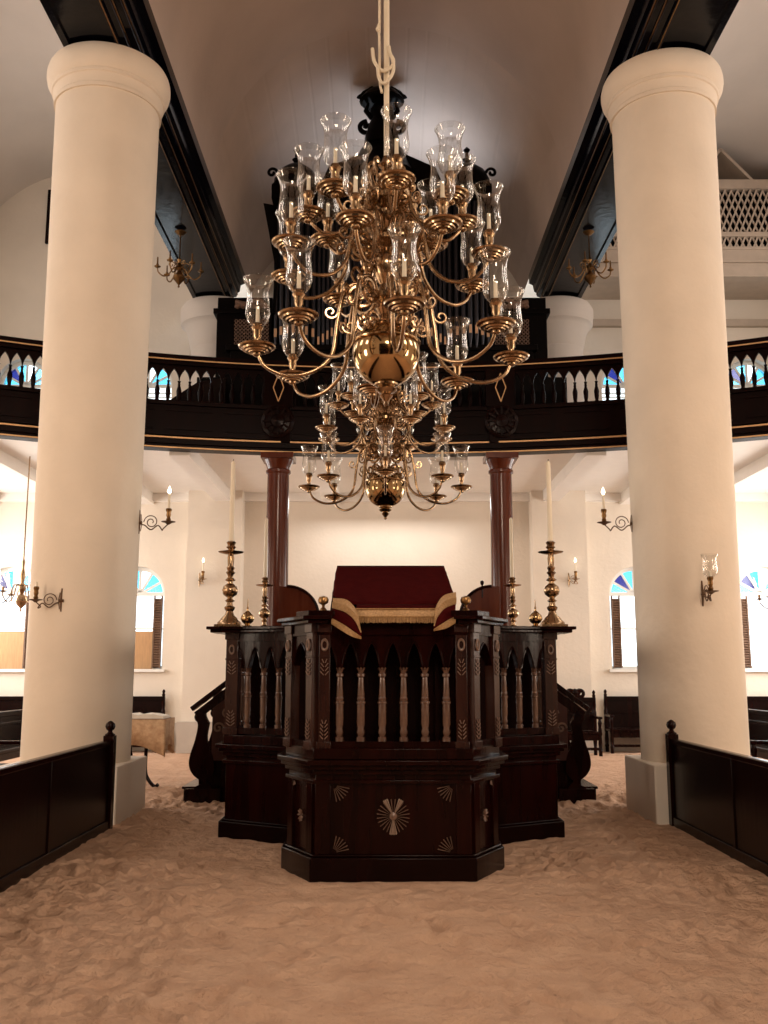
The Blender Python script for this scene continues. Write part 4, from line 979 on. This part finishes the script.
bench('wooden_bench', 'dark panelled bench against the rear wall beside the left column', 'bench', (-5.45, YB - .12, 0), 0, L=2.0, H=1.12, arms=False)
for s, nm in ((-1, 'left'), (1, 'right')):
    bench('wooden_pew', 'long dark pew along the %s aisle behind the column, low row' % nm, 'pew', (s * 6.0, 15.0, 0), s * PI / 2 * -1, L=5.5, H=1.0)
    bench('wooden_pew', 'nearer dark pew with turned end posts at the %s edge' % nm, 'pew', (s * 4.95, 11.2, 0), s * PI / 2 * -1, L=2.2, H=.84)
    bench('wooden_pew', 'dark pew against the rear wall at the far %s edge' % nm, 'pew', (s * 7.75, YB - .12, 0), 0, L=2.2, H=1.12)
# table with brocade cloth and open book
tb = thing('prayer_table', 'small iron legged table under a fringed tan cloth, behind the left column', 'table', (-3.47, 13.8, 0))
MB().box(-.40, .40, -.28, .28, .89, .925).build('table_top', 'mahogany', tb)
m = MB()
for x in (-.30, .12): m.tube(spline([(x, -.1, .9), (x, -.1, .5), (x, -.1, .25), (x - .02 if x < 0 else x + .04, -.1, .12), (x - .1 if x < 0 else x + .14, -.12, .02), (x - .14 if x < 0 else x + .19, -.13, .05)], 5), .025, 8)
m.tube([(-.3, -.1, .36), (.12, -.1, .38)], .014, 6); m.tube([(-.09, -.1, .9), (-.09, -.1, .02)], .016, 6); m.lathe([(.0, .28), (.045, .34), (.02, .40), (.03, .45), (.015, .5)], 10, (-.09, -.1, 0))
m.build('iron_legs', 'dark_panel', tb)
m = MB(); NS = 60
top_ = []; bt = []
per = [(-.42, -.30), (.42, -.30), (.42, .30), (-.42, .30)]
def perim(t):
    e = t * 4 % 4; i = int(e); f_ = e - i; a, b = Vector(per[i]), Vector(per[(i + 1) % 4]); return a.lerp(b, f_), i, f_
for i in range(NS * 2 + 1):
    p, e, f_ = perim(i / (NS * 2)); r_ = 1 + .03 * math.sin(i * .9)
    d = .34 + .16 * abs(2 * f_ - 1) ** 1.5
    top_.append((p.x, p.y, .93)); bt.append((p.x * r_, p.y * r_, .93 - d))
m.strip(top_, bt); m.add([(x, y, .932) for x, y in per], [(0, 1, 2, 3)])
clo = m.build('cloth', 'cloth', None, ang=60, weld=True); clo.name = 'brocade_cloth'; clo.location = (-3.47, 13.8, 0); tag(clo, 'tan brocade cloth with scalloped hem over the small table', 'cloth')
sd = clo.modifiers.new('solid', 'SOLIDIFY'); sd.thickness = .008
bk = thing('open_book', 'open book lying on the tan cloth of the small table', 'book', (-3.43, 13.72, .937))
m = MB()
for s in (-1, 1):
    prof = [(0, .045), (s * .08, .07), (s * .2, .062), (s * .34, .035), (s * .35, .0), (0, .0)]
    m.slab_xz(prof if s < 0 else prof[::-1], -.2, .2)
m.build('pages', 'book', bk, ang=25)
MB().box(-.36, .36, -.21, .21, -.004, .004).build('cover', 'shutter', bk)
